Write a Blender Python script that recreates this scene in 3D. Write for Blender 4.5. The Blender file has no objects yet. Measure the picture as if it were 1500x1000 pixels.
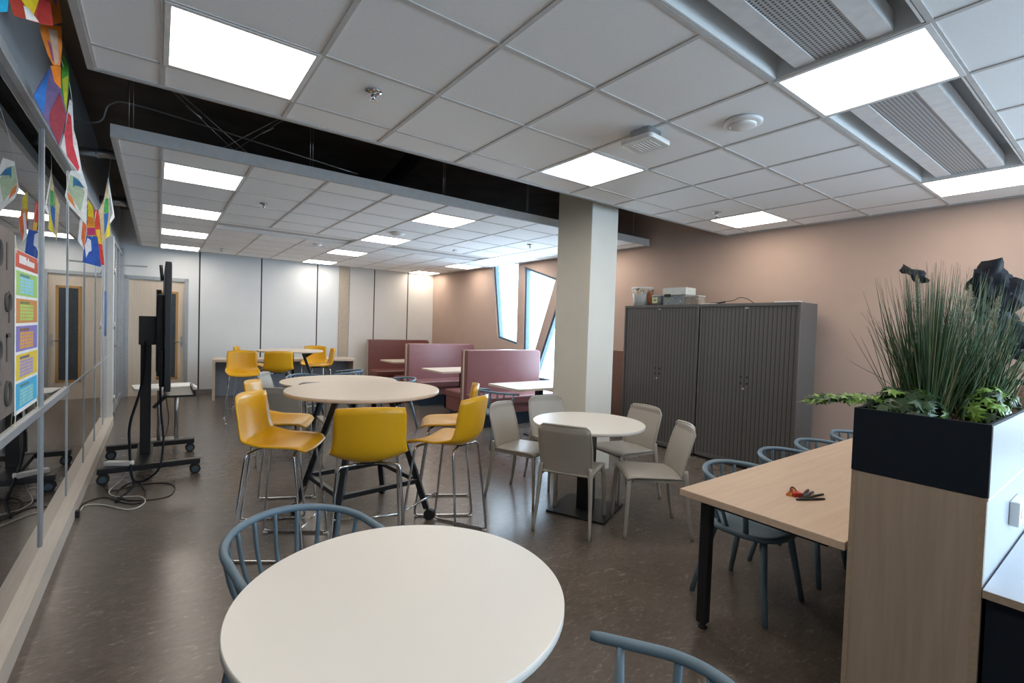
import bpy, bmesh, math, random
from mathutils import Vector, Matrix, Quaternion
from mathutils.geometry import tessellate_polygon
random.seed(7)
C = bpy.context.scene.collection
SC = bpy.context.scene
PI = math.pi

# ------------------------------------------------------------------ camera
EYE = Vector((0, 0, 1.5))
FPX = 700.0
YAW, PITCH, ROLL = 0.638, -0.0285, 0.0325
def cam_axes():
    cy, sy, cp, sp = math.cos(YAW), math.sin(YAW), math.cos(PITCH), math.sin(PITCH)
    w = Vector((sy * cp, cy * cp, sp)); r = Vector((cy, -sy, 0)); u = r.cross(w)
    cr, sr = math.cos(ROLL), math.sin(ROLL)
    return r * cr + u * sr, u * cr - r * sr, w
AR, AU, AW = cam_axes()
cam = bpy.data.cameras.new('camera')
cam.sensor_width = 36.0; cam.lens = FPX / 1500 * 36.0; cam.clip_start = 0.02; cam.clip_end = 200
co = bpy.data.objects.new('camera', cam); C.objects.link(co)
m4 = Matrix((AR, AU, -AW)).transposed().to_4x4(); m4.translation = EYE
co.matrix_world = m4
SC.camera = co

# ------------------------------------------------------------------ world and exposure
SC.view_settings.view_transform = 'Standard'; SC.view_settings.look = 'None'
SC.view_settings.gamma = 1.0; SC.view_settings.use_curve_mapping = False
SC.view_settings.exposure = 0.0
LAMP = 12.0
SKY = 14.0
wd = bpy.data.worlds.new('sky'); SC.world = wd; wd.use_nodes = True
wn = wd.node_tree.nodes; wn['Background'].inputs[0].default_value = (0.63, 0.82, 1.0, 1); wn['Background'].inputs[1].default_value = SKY

def portal(name, loc, rot, sx, sy):
    l = bpy.data.lights.new(name, 'AREA'); l.shape = 'RECTANGLE'; l.size = sx; l.size_y = sy
    l.cycles.is_portal = True
    o = bpy.data.objects.new(name, l); o.location = loc; o.rotation_euler = rot; C.objects.link(o)
    o['kind'] = 'helper'
portal('sky_portal', (5.80, 6.9, 1.7), (0, PI / 2, 0), 2.6, 3.6)
portal('sky_portal', (3.8, -3.62, 1.72), (PI / 2, 0, 0), 2.8, 1.7)
portal('sky_portal', (5.98, -1.6, 1.75), (0, PI / 2, 0), 1.8, 2.6)

def at_z(px, py, z):
    d = AR * (px - 750) - AU * (py - 500) + AW * FPX
    return EYE + d * ((z - EYE.z) / d.z)
def at_plane(px, py, p0, n):
    d = AR * (px - 750) - AU * (py - 500) + AW * FPX
    n = Vector(n); return EYE + d * ((Vector(p0) - EYE).dot(n) / d.dot(n))

# ------------------------------------------------------------------ materials
def lin(c):
    return tuple((v / 12.92 if v <= .04045 else ((v + .055) / 1.055) ** 2.4) for v in c)
class N:
    def __init__(s, name):
        s.m = bpy.data.materials.new(name); s.m.use_nodes = True; s.t = s.m.node_tree
        s.b = s.t.nodes['Principled BSDF']; s.out = s.t.nodes['Material Output']
    def n(s, typ, **kw):
        x = s.t.nodes.new(typ)
        for k, v in kw.items(): setattr(x, k, v)
        return x
    def l(s, a, b): s.t.links.new(a, b)
    def coord(s, scale=(1, 1, 1), rot=(0, 0, 0), which='Object'):
        tc = s.n('ShaderNodeTexCoord'); mp = s.n('ShaderNodeMapping')
        mp.inputs['Scale'].default_value = scale; mp.inputs['Rotation'].default_value = rot
        s.l(tc.outputs[which], mp.inputs[0]); return mp.outputs[0]
    def ramp(s, fac, stops, interp='LINEAR'):
        r = s.n('ShaderNodeValToRGB'); r.color_ramp.interpolation = interp
        e = r.color_ramp.elements
        while len(e) < len(stops): e.new(0.5)
        for i, (p, c) in enumerate(stops):
            e[i].position = p; e[i].color = (*c, 1)
        s.l(fac, r.inputs[0]); return r.outputs[0]
    def noise(s, vec, scale, detail=4, rough=.5, dist=0):
        x = s.n('ShaderNodeTexNoise'); x.inputs['Scale'].default_value = scale
        x.inputs['Detail'].default_value = detail; x.inputs['Roughness'].default_value = rough
        x.inputs['Distortion'].default_value = dist
        if vec is not None: s.l(vec, x.inputs['Vector'])
        return x.outputs[0]
    def bump(s, h, strength=.1, dist=.002):
        b = s.n('ShaderNodeBump'); b.inputs['Strength'].default_value = strength; b.inputs['Distance'].default_value = dist
        s.l(h, b.inputs['Height']); s.l(b.outputs[0], s.b.inputs['Normal'])
def mat(name, col, rough=.5, metal=0, var=.06, scale=18, bump=0, spec=None, bscale=None):
    k = N(name); v = k.coord()
    lo = tuple(max(0, c * (1 - var)) for c in col); hi = tuple(min(1, c * (1 + var)) for c in col)
    k.l(k.ramp(k.noise(v, scale), [(.3, lo), (.7, hi)]), k.b.inputs['Base Color'])
    k.b.inputs['Roughness'].default_value = rough; k.b.inputs['Metallic'].default_value = metal
    if spec is not None: k.b.inputs['Specular IOR Level'].default_value = spec
    if bump: k.bump(k.noise(v, bscale or scale * 12, 3), bump)
    return k.m
def wood(name, a, b, rough=.45, sc=(1.2, 30, 30), rot=(0, 0, 0)):
    k = N(name); v = k.coord(sc, rot)
    n1 = k.noise(v, 2.2, 6, .6, .6)
    k.l(k.ramp(n1, [(.3, a), (.7, b)]), k.b.inputs['Base Color'])
    k.b.inputs['Roughness'].default_value = rough; k.bump(n1, .04); return k.m
def emit(name, col, strength):
    k = N(name); e = k.n('ShaderNodeEmission'); e.inputs[0].default_value = (*col, 1); e.inputs[1].default_value = strength
    k.l(e.outputs[0], k.out.inputs[0]); return k.m
def glass(name, tint=(.9, .92, .92), ior=1.5):
    k = N(name); t = k.n('ShaderNodeBsdfTransparent'); t.inputs[0].default_value = (*tint, 1)
    g = k.n('ShaderNodeBsdfGlossy'); g.inputs['Roughness'].default_value = 0.0
    f = k.n('ShaderNodeFresnel'); f.inputs[0].default_value = ior
    x = k.n('ShaderNodeMixShader'); ge = k.n('ShaderNodeNewGeometry'); iv = k.n('ShaderNodeMath', operation='SUBTRACT'); iv.inputs[0].default_value = 1; k.l(ge.outputs['Backfacing'], iv.inputs[1])
    m2 = k.n('ShaderNodeMath', operation='MULTIPLY', use_clamp=True); m2.inputs[1].default_value = 1.8; k.l(f.outputs[0], m2.inputs[0])
    mu = k.n('ShaderNodeMath', operation='MULTIPLY'); k.l(m2.outputs[0], mu.inputs[0]); k.l(iv.outputs[0], mu.inputs[1]); k.l(mu.outputs[0], x.inputs[0]); k.l(t.outputs[0], x.inputs[1]); k.l(g.outputs[0], x.inputs[2])
    k.l(x.outputs[0], k.out.inputs[0]); k.t.nodes.remove(k.b); return k.m
def floor_mat():
    k = N('linoleum'); v = k.coord()
    a = k.noise(v, 3.5, 8, .62, 1.2); b = k.noise(k.coord((2.2, 5, 1), (0, 0, .5)), 7, 5, .62, 1.5)
    ca = k.ramp(a, [(.3, (.105, .085, .070)), (.7, (.155, .127, .106))])
    cb = k.ramp(b, [(.30, (.075, .060, .049)), (.52, (.125, .102, .086)), (.60, (.14, .117, .098)), (.67, (.30, .26, .215))])
    x = k.n('ShaderNodeMixRGB'); x.inputs[0].default_value = .5; k.l(ca, x.inputs[1]); k.l(cb, x.inputs[2])
    k.l(x.outputs[0], k.b.inputs['Base Color']); k.b.inputs['Roughness'].default_value = .27
    k.b.inputs['Specular IOR Level'].default_value = .6
    k.bump(k.noise(v, 60, 3), .03); return k.m
def perforated():
    k = N('perforated_metal'); v = k.coord((1, 1, 1)); sp = k.n('ShaderNodeSeparateXYZ'); k.l(v, sp.inputs[0])
    def tri(o):
        m_ = k.n('ShaderNodeMath', operation='MULTIPLY'); m_.inputs[1].default_value = 1 / .018 * 2 * PI; k.l(o, m_.inputs[0])
        s_ = k.n('ShaderNodeMath', operation='SINE'); k.l(m_.outputs[0], s_.inputs[0]); return s_.outputs[0]
    p = k.n('ShaderNodeMath', operation='ADD'); k.l(tri(sp.outputs[0]), p.inputs[0]); k.l(tri(sp.outputs[1]), p.inputs[1])
    k.l(k.ramp(p.outputs[0], [(.35, (.50, .50, .50)), (.62, (.10, .10, .10))]), k.b.inputs['Base Color'])
    k.b.inputs['Roughness'].default_value = .5; return k.m
def tambour():
    k = N('tambour_slats'); v = k.coord(); w = k.n('ShaderNodeTexWave', wave_type='BANDS', bands_direction='Y', wave_profile='SAW')
    w.inputs['Scale'].default_value = 2 * PI / 20 / .046; w.inputs['Distortion'].default_value = 0
    k.l(v, w.inputs['Vector'])
    k.l(k.ramp(w.outputs['Fac'], [(.0, (.030, .028, .028)), (.16, (.040, .038, .037)), (.26, (.105, .098, .094)), (1, (.122, .114, .110))]), k.b.inputs['Base Color'])
    k.b.inputs['Roughness'].default_value = .42; k.bump(w.outputs['Fac'], .25, .003); return k.m
def splash(name, cols, scale=4, seed=0.0, interp='LINEAR'):
    k = N(name); v = k.coord((1, 1, 1), (seed, seed * 2, seed))
    n = k.noise(v, scale, 3, .55, 1.4)
    st = [(.28 + .44 * i / max(1, len(cols) - 1), c) for i, c in enumerate(cols)]
    k.l(k.ramp(n, st, interp), k.b.inputs['Base Color']); k.b.inputs['Roughness'].default_value = .7; return k.m

M = {}
M['floor'] = floor_mat()
M['pink'] = mat('pink_plaster', (.47, .345, .285), .85, var=.02, scale=4, bump=.03, bscale=90)
M['brown_panel'] = mat('brown_lining', (.17, .085, .06), .8)
M['white_panel'] = mat('white_wall_panel', (.74, .77, .79), .42, var=.02, scale=3)
M['cream_panel'] = mat('cream_wall_panel', (.70, .67, .62), .5, var=.02, scale=3)
M['tan'] = mat('tan_panel', (.50, .42, .33), .6)
M['dark'] = mat('dark_void', (.040, .036, .033), .9)
M['slab'] = mat('brown_concrete', (.17, .125, .095), .9, var=.2, scale=3)
M['pillar'] = mat('grey_green_paint', (.75, .74, .68), .7, var=.02, scale=4)
M['tile'] = mat('ceiling_tile', (.88, .88, .88), .9, var=.025, scale=140, bump=.06)
M['tbar'] = mat('ceiling_grid', (.57, .55, .53), .6)
M['fascia'] = mat('ceiling_fascia', (.44, .43, .42), .6)
M['lampframe'] = mat('white_metal', (.78, .78, .78), .4)
M['lamp'] = emit('lit_diffuser', (1.0, .90, .78), LAMP)
M['perf'] = perforated()
M['white'] = mat('white_paint', (.78, .78, .77), .4, var=.02)
M['whiteplastic'] = mat('white_plastic', (.80, .80, .78), .35, var=.02)
M['frame'] = mat('grey_aluminium_frame', (.42, .45, .48), .35, metal=.4)
M['spandrel'] = mat('blue_grey_panel', (.34, .37, .40), .5, var=.03, scale=3)
M['glass'] = glass('partition_glass', (.62, .62, .61), 1.52)
M['winglass'] = glass('window_glass', (.95, .97, .98), 1.45)
M['winframe'] = mat('blue_window_frame', (.07, .13, .18), .4)
M['sill'] = wood('pale_sill', (.60, .54, .47), (.68, .62, .56), sc=(30, 1.2, 30))
M['doorwood'] = wood('pale_door_wood', (.62, .53, .43), (.70, .61, .51), sc=(20, 20, 1.0))
M['ochre'] = wood('ochre_wood', (.42, .23, .07), (.50, .29, .10), sc=(30, 30, 2))
M['darkglass'] = mat('dark_pane', (.06, .07, .08), .08, var=.1)
M['chrome'] = mat('chrome', (.62, .62, .63), .12, metal=1, var=.02)
M['steel'] = mat('brushed_steel', (.45, .46, .47), .3, metal=1)
M['black'] = mat('black_powder_coat', (.012, .013, .017), .38)
M['rubber'] = mat('black_rubber', (.015, .015, .016), .6)
M['bluehub'] = mat('blue_grey_wheel', (.06, .10, .14), .4)
M['yellow'] = mat('yellow_plastic', (.72, .375, .008), .33, var=.03, scale=5)
M['paleyellow'] = mat('yellow_plastic_seat', (.72, .44, .03), .33, var=.03, scale=5)
M['grey'] = mat('warm_grey_plastic', (.40, .375, .335), .40, var=.02, scale=5)
M['blue'] = mat('blue_grey_plastic', (.135, .205, .265), .42, var=.03, scale=6)
M['tabwhite'] = mat('white_laminate', (.76, .735, .69), .38, var=.012, scale=2)
M['tabedge'] = mat('pale_edge_band', (.62, .63, .64), .4)
M['oak'] = wood('oak_laminate', (.56, .41, .30), (.64, .49, .365), .42, sc=(1.0, 16, 16))
M['oakpale'] = wood('pale_oak_laminate', (.60, .50, .40), (.67, .56, .46), .35, sc=(1.0, 16, 16))
M['oakedge'] = wood('oak_edge', (.33, .25, .18), (.40, .31, .23), .5)
M['oakpanel'] = wood('oak_panel', (.34, .265, .20), (.41, .325, .255), .5, sc=(18, 18, .8))
M['navy'] = mat('navy_metal', (.006, .011, .019), .6, spec=.25)
M['whitemetal'] = mat('pale_metal', (.50, .54, .60), .35, var=.01)
M['cab'] = mat('dark_grey_metal', (.115, .108, .103), .42, var=.02)
M['tamb'] = tambour()
M['maroon'] = mat('brown_red_leather', (.20, .072, .062), .38, var=.06, scale=10, bump=.05)
M['daylit'] = mat('daylit_leather', (.24, .098, .098), .34, var=.04, scale=10, bump=.05)  # same leather as maroon, with window daylight mixed into its colour
M['plinth'] = mat('navy_plinth', (.03, .055, .09), .5)
M['cablewhite'] = mat('white_cable', (.62, .60, .55), .5)
M['soil'] = mat('brown_bark', (.085, .038, .020), .95, var=.6, scale=60, bump=.8, bscale=80)
M['grassleaf'] = mat('grass_green', (.035, .085, .022), .5, var=.5, scale=12)
M['drygrass'] = mat('pale_dry_grass', (.20, .20, .09), .6, var=.4)
M['ivy'] = mat('ivy_green', (.022, .060, .014), .42, var=.5, scale=20)
M['ivylight'] = mat('ivy_light_green', (.19, .34, .055), .42, var=.3, scale=20)
M['darkleaf'] = mat('dark_leaf', (.008, .009, .014), .75, var=.4, scale=20, spec=.12)
M['plume'] = mat('cream_plume', (.50, .44, .32), .9)
M['varieg'] = mat('pale_striped_leaf', (.20, .28, .18), .45, var=.6, scale=30)
M['stem'] = mat('dark_stem', (.03, .028, .015), .6)
M['steelgreymesh'] = mat('grey_board', (.15, .122, .105), .8, var=.15, scale=6)
M['clear'] = mat('frosted_plastic', (.50, .50, .49), .25)
M['paper'] = mat('white_paper', (.80, .80, .80), .7)

# ------------------------------------------------------------------ mesh builder
class MB:
    def __init__(s): s.v = []; s.f = []; s.mi = []; s.sm = []
    def add(s, vs, fs, mi=0, sm=False):
        o = len(s.v); s.v += [tuple(x) for x in vs]
        for f in fs: s.f.append(tuple(i + o for i in f)); s.mi.append(mi); s.sm.append(sm)
        return s
    def box(s, x0, x1, y0, y1, z0, z1, mi=0, xf=None):
        vs = [Vector((x, y, z)) for z in (z0, z1) for y in (y0, y1) for x in (x0, x1)]
        if xf: vs = [xf @ v for v in vs]
        return s.add(vs, [(0, 2, 3, 1), (4, 5, 7, 6), (0, 1, 5, 4), (2, 6, 7, 3), (0, 4, 6, 2), (1, 3, 7, 5)], mi)
    def prism(s, poly, h, axis='z', base=0.0, mi=0, sm=False):
        n = len(poly)
        def mk(a, b, c): return {'z': (a, b, c), 'y': (a, c, b), 'x': (c, a, b)}[axis]
        vs = [mk(a, b, base) for a, b in poly] + [mk(a, b, base + h) for a, b in poly]
        s.add(vs, [tuple(range(n))[::-1], tuple(range(n, 2 * n))], mi)
        s.add(vs, [(i, (i + 1) % n, n + (i + 1) % n, n + i) for i in range(n)], mi, sm); return s
    def tube(s, pts, r, seg=10, closed=False, mi=0, cap=True, flat=1.0):
        pts = [Vector(p) for p in pts]; n = len(pts); rr = r if hasattr(r, '__len__') else [r] * n
        tang = []
        for i in range(n):
            if closed: t = pts[(i + 1) % n] - pts[i - 1]
            else: t = pts[min(i + 1, n - 1)] - pts[max(i - 1, 0)]
            tang.append(t.normalized())
        up = Vector((0, 0, 1))
        if abs(tang[0].dot(up)) > .9: up = Vector((1, 0, 0))
        nrm = (up - tang[0] * up.dot(tang[0])).normalized(); vs = []
        for i in range(n):
            if i: 
                q = tang[i - 1].rotation_difference(tang[i]); nrm = q @ nrm
                nrm = (nrm - tang[i] * nrm.dot(tang[i])).normalized()
            b = tang[i].cross(nrm)
            for k in range(seg):
                a = 2 * PI * k / seg; vs.append(pts[i] + nrm * (math.cos(a) * rr[i]) + b * (math.sin(a) * rr[i] * flat))
        fs = []
        for i in range(n if closed else n - 1):
            j = (i + 1) % n
            for k in range(seg): fs.append((i * seg + k, i * seg + (k + 1) % seg, j * seg + (k + 1) % seg, j * seg + k))
        s.add(vs, fs, mi, True)
        if cap and not closed:
            s.add(vs[:seg], [tuple(range(seg))[::-1]], mi); s.add(vs[-seg:], [tuple(range(seg))], mi)
        return s
    def bar(s, p, q, w, h, mi=0, up=(0, 0, 1)):
        p, q = Vector(p), Vector(q); t = (q - p).normalized(); u = Vector(up)
        if abs(t.dot(u)) > .98: u = Vector((1, 0, 0))
        a = t.cross(u).normalized(); b = a.cross(t)
        vs = [c + a * (sx * w / 2) + b * (sy * h / 2) for c in (p, q) for sy in (-1, 1) for sx in (-1, 1)]
        return s.add(vs, [(0, 1, 3, 2), (4, 6, 7, 5), (0, 4, 5, 1), (2, 3, 7, 6), (0, 2, 6, 4), (1, 5, 7, 3)], mi)
    def lathe(s, prof, seg=32, cx=0, cy=0, mi=0, sm=True):
        vs = [(cx + r * math.cos(2 * PI * k / seg), cy + r * math.sin(2 * PI * k / seg), z) for r, z in prof for k in range(seg)]
        fs = [(i * seg + k, i * seg + (k + 1) % seg, (i + 1) * seg + (k + 1) % seg, (i + 1) * seg + k) for i in range(len(prof) - 1) for k in range(seg)]
        s.add(vs, fs, mi, sm)
        s.add(vs[:seg], [tuple(range(seg))[::-1]], mi); s.add(vs[-seg:], [tuple(range(seg))], mi); return s
    def wheel(s, c, r, w, ax, mi=0, seg=20):
        ax = Vector(ax).normalized(); c = Vector(c)
        return s.tube([c - ax * w / 2, c - ax * w / 2 * .8, c + ax * w / 2 * .8, c + ax * w / 2], [r * .86, r, r, r * .86], seg, mi=mi)
    def grid(s, fn, nu, nv, mi=0, th=0.0):
        P = [[Vector(fn(i / nu, j / nv)) for j in range(nv + 1)] for i in range(nu + 1)]
        idx = lambda i, j: i * (nv + 1) + j
        fs = [(idx(i, j), idx(i + 1, j), idx(i + 1, j + 1), idx(i, j + 1)) for i in range(nu) for j in range(nv)]
        return s.add([p for row in P for p in row], fs, mi, True)
    def build(s, name, mats, parent=None, loc=None, rot=None, bevel=0, solid=0, subsurf=0, seg=2, offset=-1):
        me = bpy.data.meshes.new(name); me.from_pydata(s.v, [], s.f); me.update()
        if not isinstance(mats, (list, tuple)): mats = [mats]
        for k in mats: me.materials.append(M[k] if isinstance(k, str) else k)
        for p, mi, sm in zip(me.polygons, s.mi, s.sm): p.material_index = mi; p.use_smooth = sm
        bm = bmesh.new(); bm.from_mesh(me); bmesh.ops.remove_doubles(bm, verts=bm.verts, dist=1e-6)
        if not solid: bmesh.ops.recalc_face_normals(bm, faces=bm.faces)
        bm.to_mesh(me); bm.free()
        o = bpy.data.objects.new(name, me); C.objects.link(o)
        if parent is not None: o.parent = parent
        if loc is not None: o.location = loc
        if rot is not None: o.rotation_euler = rot
        if solid:
            md = o.modifiers.new('solid', 'SOLIDIFY'); md.thickness = solid; md.offset = offset
        if bevel:
            md = o.modifiers.new('bevel', 'BEVEL'); md.width = bevel; md.segments = seg; md.limit_method = 'ANGLE'; md.angle_limit = .6
        if subsurf:
            md = o.modifiers.new('sub', 'SUBSURF'); md.levels = subsurf; md.render_levels = subsurf
        return o

def thing(name, label, cat, loc=(0, 0, 0), rz=0, group=None):
    o = bpy.data.objects.new(name, None); C.objects.link(o); o.location = loc; o.rotation_euler = (0, 0, rz)
    o.empty_display_size = .1
    return tag(o, label, cat, group)
def tag(o, label, cat, group=None):
    o['label'] = label; o['category'] = cat
    if group: o['group'] = group
    return o
def struct(o, label=None, cat=None):
    o['kind'] = 'structure'
    if label: o['label'] = label
    if cat: o['category'] = cat
    return o
def dup(root, loc, rz, label, group=None):
    r = root.copy(); C.objects.link(r); r.location = loc; r.rotation_euler = (0, 0, rz); r['label'] = label
    if group: r['group'] = group
    for ch in list(root.children):
        c = ch.copy(); C.objects.link(c); c.parent = r
        for g in list(ch.children):
            d = g.copy(); C.objects.link(d); d.parent = c
    return r
def arc(cx, cy, r, a0, a1, n): return [(cx + r * math.cos(a0 + (a1 - a0) * i / n), cy + r * math.sin(a0 + (a1 - a0) * i / n)) for i in range(n + 1)]
def rrect(x0, x1, y0, y1, r, n=5):
    return (arc(x1 - r, y1 - r, r, 0, PI / 2, n) + arc(x0 + r, y1 - r, r, PI / 2, PI, n) + arc(x0 + r, y0 + r, r, PI, 1.5 * PI, n) + arc(x1 - r, y0 + r, r, 1.5 * PI, 2 * PI, n))
def bez(pts, n=8):
    """Catmull-Rom through points"""
    P = [Vector(p) for p in pts]; P = [P[0] * 2 - P[1]] + P + [P[-1] * 2 - P[-2]]; out = []
    for i in range(1, len(P) - 2):
        for k in range(n):
            t = k / n; a, b, c, d = P[i - 1:i + 3]
            out.append(.5 * ((2 * b) + (c - a) * t + (2 * a - 5 * b + 4 * c - d) * t * t + (3 * b - a - 3 * c + d) * t ** 3))
    out.append(P[-2]); return out
def fillet(pts, r, n=5):
    P = [Vector(p) for p in pts]; out = [P[0]]
    for i in range(1, len(P) - 1):
        a = (P[i - 1] - P[i]); b = (P[i + 1] - P[i]); d = min(r, a.length * .45, b.length * .45)
        p, q = P[i] + a.normalized() * d, P[i] + b.normalized() * d
        for k in range(n + 1):
            t = k / n; out.append((1 - t) ** 2 * p + 2 * t * (1 - t) * P[i] + t * t * q)
    out.append(P[-1]); return out

# ================================================================== THE ROOM
CZ = 2.744             # underside of the suspended ceiling
TOP = 3.42
def wx(y): return 5.86 - .032 * y
def by(x): return 11.25 - .08 * x
struct(MB().box(-4.2, 6.4, -3.9, 11.8, -.06, 0).build('floor', 'floor'))
struct(MB().box(-4.2, 6.4, -3.9, 11.8, TOP, TOP + .1).build('ceiling', 'slab'))
# --- far wall: panels, dark joints, door
BR = math.atan(-.08)
def bw(mb, u0, u1, v0, v1, z0, z1, mi=0): mb.box(u0, u1, v0, v1, z0, z1, mi)
w = MB()
w.box(-4.2, -.50, 0, .2, 0, TOP); w.box(.47, 6.1, .012, .2, 0, TOP); w.box(-.50, .47, 0, .2, 2.24, TOP)
for u0, u1, mi in ((.66, 1.71, 0), (1.735, 2.80, 0), (2.825, 3.27, 0), (3.50, 4.05, 2), (4.075, 4.86, 2), (4.885, 5.62, 2)):
    w.box(u0, u1, -.006, .012, .09, TOP - .3, mi)
w.box(.47, .635, -.004, .012, .09, TOP - .3, 0)
w.box(3.27, 3.48, -.03, .012, 0, TOP - .3, 3)
wb = struct(w.build('wall_back', ['dark', 'white_panel', 'cream_panel', 'tan'][0:0] or ['white_panel', 'dark', 'cream_panel', 'tan'], loc=(0, 11.25, 0), rot=(0, 0, BR)))
for p in wb.data.polygons:
    pass
# joints behind the panels
j = MB()
for u in (.6475, 1.7225, 2.8125, 4.0625, 4.8725): j.box(u - .0125, u + .0125, .002, .011, .09, TOP - .3)
struct(j.build('trim_1', 'dark', loc=(0, 11.25, 0), rot=(0, 0, BR)))
struct(MB().box(.47, 5.6, -.016, .012, 0, .09).build('baseboard_back', mat('grey_skirting', (.22, .21, .20), .6), loc=(0, 11.25, 0), rot=(0, 0, BR)))
d1 = struct(MB().box(-.44, .41, .02, .07, .0, 2.18).build('door_1', 'doorwood', loc=(0, 11.25, 0), rot=(0, 0, BR)), 'pale wooden door with tall narrow ochre framed pane behind the screen cart')
fr = MB(); fr.box(-.50, -.44, -.02, .10, 0, 2.24); fr.box(.41, .47, -.02, .10, 0, 2.24); fr.box(-.50, .47, -.02, .10, 2.18, 2.24)
fr.build('door_frame', 'frame', d1)
g = MB(); g.box(-.02, .02, .008, .03, .30, 1.98); g.box(.27, .31, .008, .03, .30, 1.98); g.box(-.02, .31, .008, .03, 1.94, 1.98); g.box(-.02, .31, .008, .03, .30, .34)
pf = g.build('pane_frame', 'ochre', d1)
MB().box(.02, .27, .012, .02, .34, 1.94).build('pane', 'darkglass', pf)
h = MB(); h.tube(fillet([(.365, .03, 1.03), (.365, -.045, 1.03), (.25, -.045, 1.03)], .02), .010, 8); h.box(.345, .385, .012, .022, .93, 1.13)
h.build('handle', 'steel', d1)

# --- window wall (right), pink, with three slanted windows and one behind the camera
def wall_with_holes(name, outer, holes, th, material, place):
    """outer / holes are (s, z) polygons, extruded by th; place(s, t, z) -> xyz"""
    mb = MB(); loops = [[Vector((a, b, 0)) for a, b in outer]] + [[Vector((a, b, 0)) for a, b in h_] for h_ in holes]
    flat = [p for L in loops for p in L]; tris = tessellate_polygon(loops)
    for t in (0, th):
        mb.add([place(p.x, t, p.y) for p in flat], [tuple(x) for x in tris])
    for L in loops:
        n = len(L); vs = [place(p.x, 0, p.y) for p in L] + [place(p.x, th, p.y) for p in L]
        mb.add(vs, [(i, (i + 1) % n, n + (i + 1) % n, n + i) for i in range(n)])
    return struct(mb.build(name, material))
W1 = [(8.33, 2.98), (7.45, 2.98), (7.43, 1.17), (8.06, 1.28)]
W2 = [(7.27, 2.68), (6.37, 2.40), (6.93, .95), (7.23, .95)]
W3 = [(6.18, 2.36), (6.95, .55), (5.30, .55), (5.30, 2.36)]
W4 = [(-.35, 2.62), (-.35, .9), (-2.9, .9), (-2.9, 2.62)]
RW = lambda s, t, z: (wx(s) + t, s, z)
wall_with_holes('wall_right', [(-3.7, 0), (11.0, 0), (11.0, TOP), (-3.7, TOP)], [W1, W2, W3, W4], .16, 'pink', RW)
struct(MB().add([RW(a, -.014, z) for a, z in ((4.0, .0), (5.28, .0), (5.28, 1.20), (4.0, 1.20))] + [RW(a, -.001, z) for a, z in ((4.0, .0), (5.28, .0), (5.28, 1.20), (4.0, 1.20))],
    [(0, 1, 2, 3), (4, 7, 6, 5), (0, 4, 5, 1), (1, 5, 6, 2), (2, 6, 7, 3), (3, 7, 4, 0)]).build('trim_2', 'brown_panel'), 'brown wall lining between pillar and cabinets')
def window(i, poly, place, fw=.045, dep=(.03, .12), label=None):
    cx = sum(a for a, b in poly) / len(poly); cz = sum(b for a, b in poly) / len(poly)
    mb = MB(); n = len(poly)
    # inset polygon by edge offset
    def inset(d):
        P = [Vector(p) for p in poly]; area = sum(P[k].x * P[(k + 1) % n].y - P[(k + 1) % n].x * P[k].y for k in range(n)); sg = 1 if area > 0 else -1
        out = []
        for k in range(n):
            a, b, c = P[k - 1], P[k], P[(k + 1) % n]; e1 = (b - a).normalized(); e2 = (c - b).normalized()
            n1 = Vector((-e1.y, e1.x)) * sg; n2 = Vector((-e2.y, e2.x)) * sg
            bis = (n1 + n2); bis = bis / bis.dot(n1) if abs(bis.dot(n1)) > 1e-6 else n1
            out.append(b + bis * d)
        return out
    I = inset(fw); O = [Vector(p) for p in poly]
    vs = [place(p.x, dep[0], p.y) for p in O] + [place(p.x, dep[0], p.y) for p in I] + [place(p.x, dep[1], p.y) for p in O] + [place(p.x, dep[1], p.y) for p in I]
    fs = []
    for k in range(n):
        q = (k + 1) % n
        fs += [(k, q, n + q, n + k), (2 * n + k, 3 * n + k, 3 * n + q, 2 * n + q), (n + k, n + q, 3 * n + q, 3 * n + k), (k, 2 * n + k, 2 * n + q, q)]
    mb.add(vs, fs); f = struct(mb.build('window_%d' % i, 'winframe'), label)
    pm = MB(); md = (dep[0] + dep[1]) / 2
    pm.add([place(p.x, md - .005, p.y) for p in I] + [place(p.x, md + .005, p.y) for p in I], [tuple(range(n)), tuple(range(n, 2 * n))[::-1]] + [(k, (k + 1) % n, n + (k + 1) % n, n + k) for k in range(n)])
    pm.build('pane', 'winglass', f); return f
window(1, W1, RW, label='tall slanted window left of the three, near the far corner')
window(2, W2, RW, label='middle slanted window narrowing towards the bench back')
window(3, W3, RW, label='slanted window partly hidden by the pillar')
window(4, W4, RW, .06)
FW = lambda s, t, z: (s, -3.5 - t, z)
W5 = [(2.4, .9), (5.2, .9), (5.2, 2.55), (2.4, 2.55)]
wall_with_holes('wall_front', [(-4.2, 0), (6.2, 0), (6.2, TOP), (-4.2, TOP)], [W5], .16, 'white_panel', FW)
window(5, W5, FW, .06)

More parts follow.
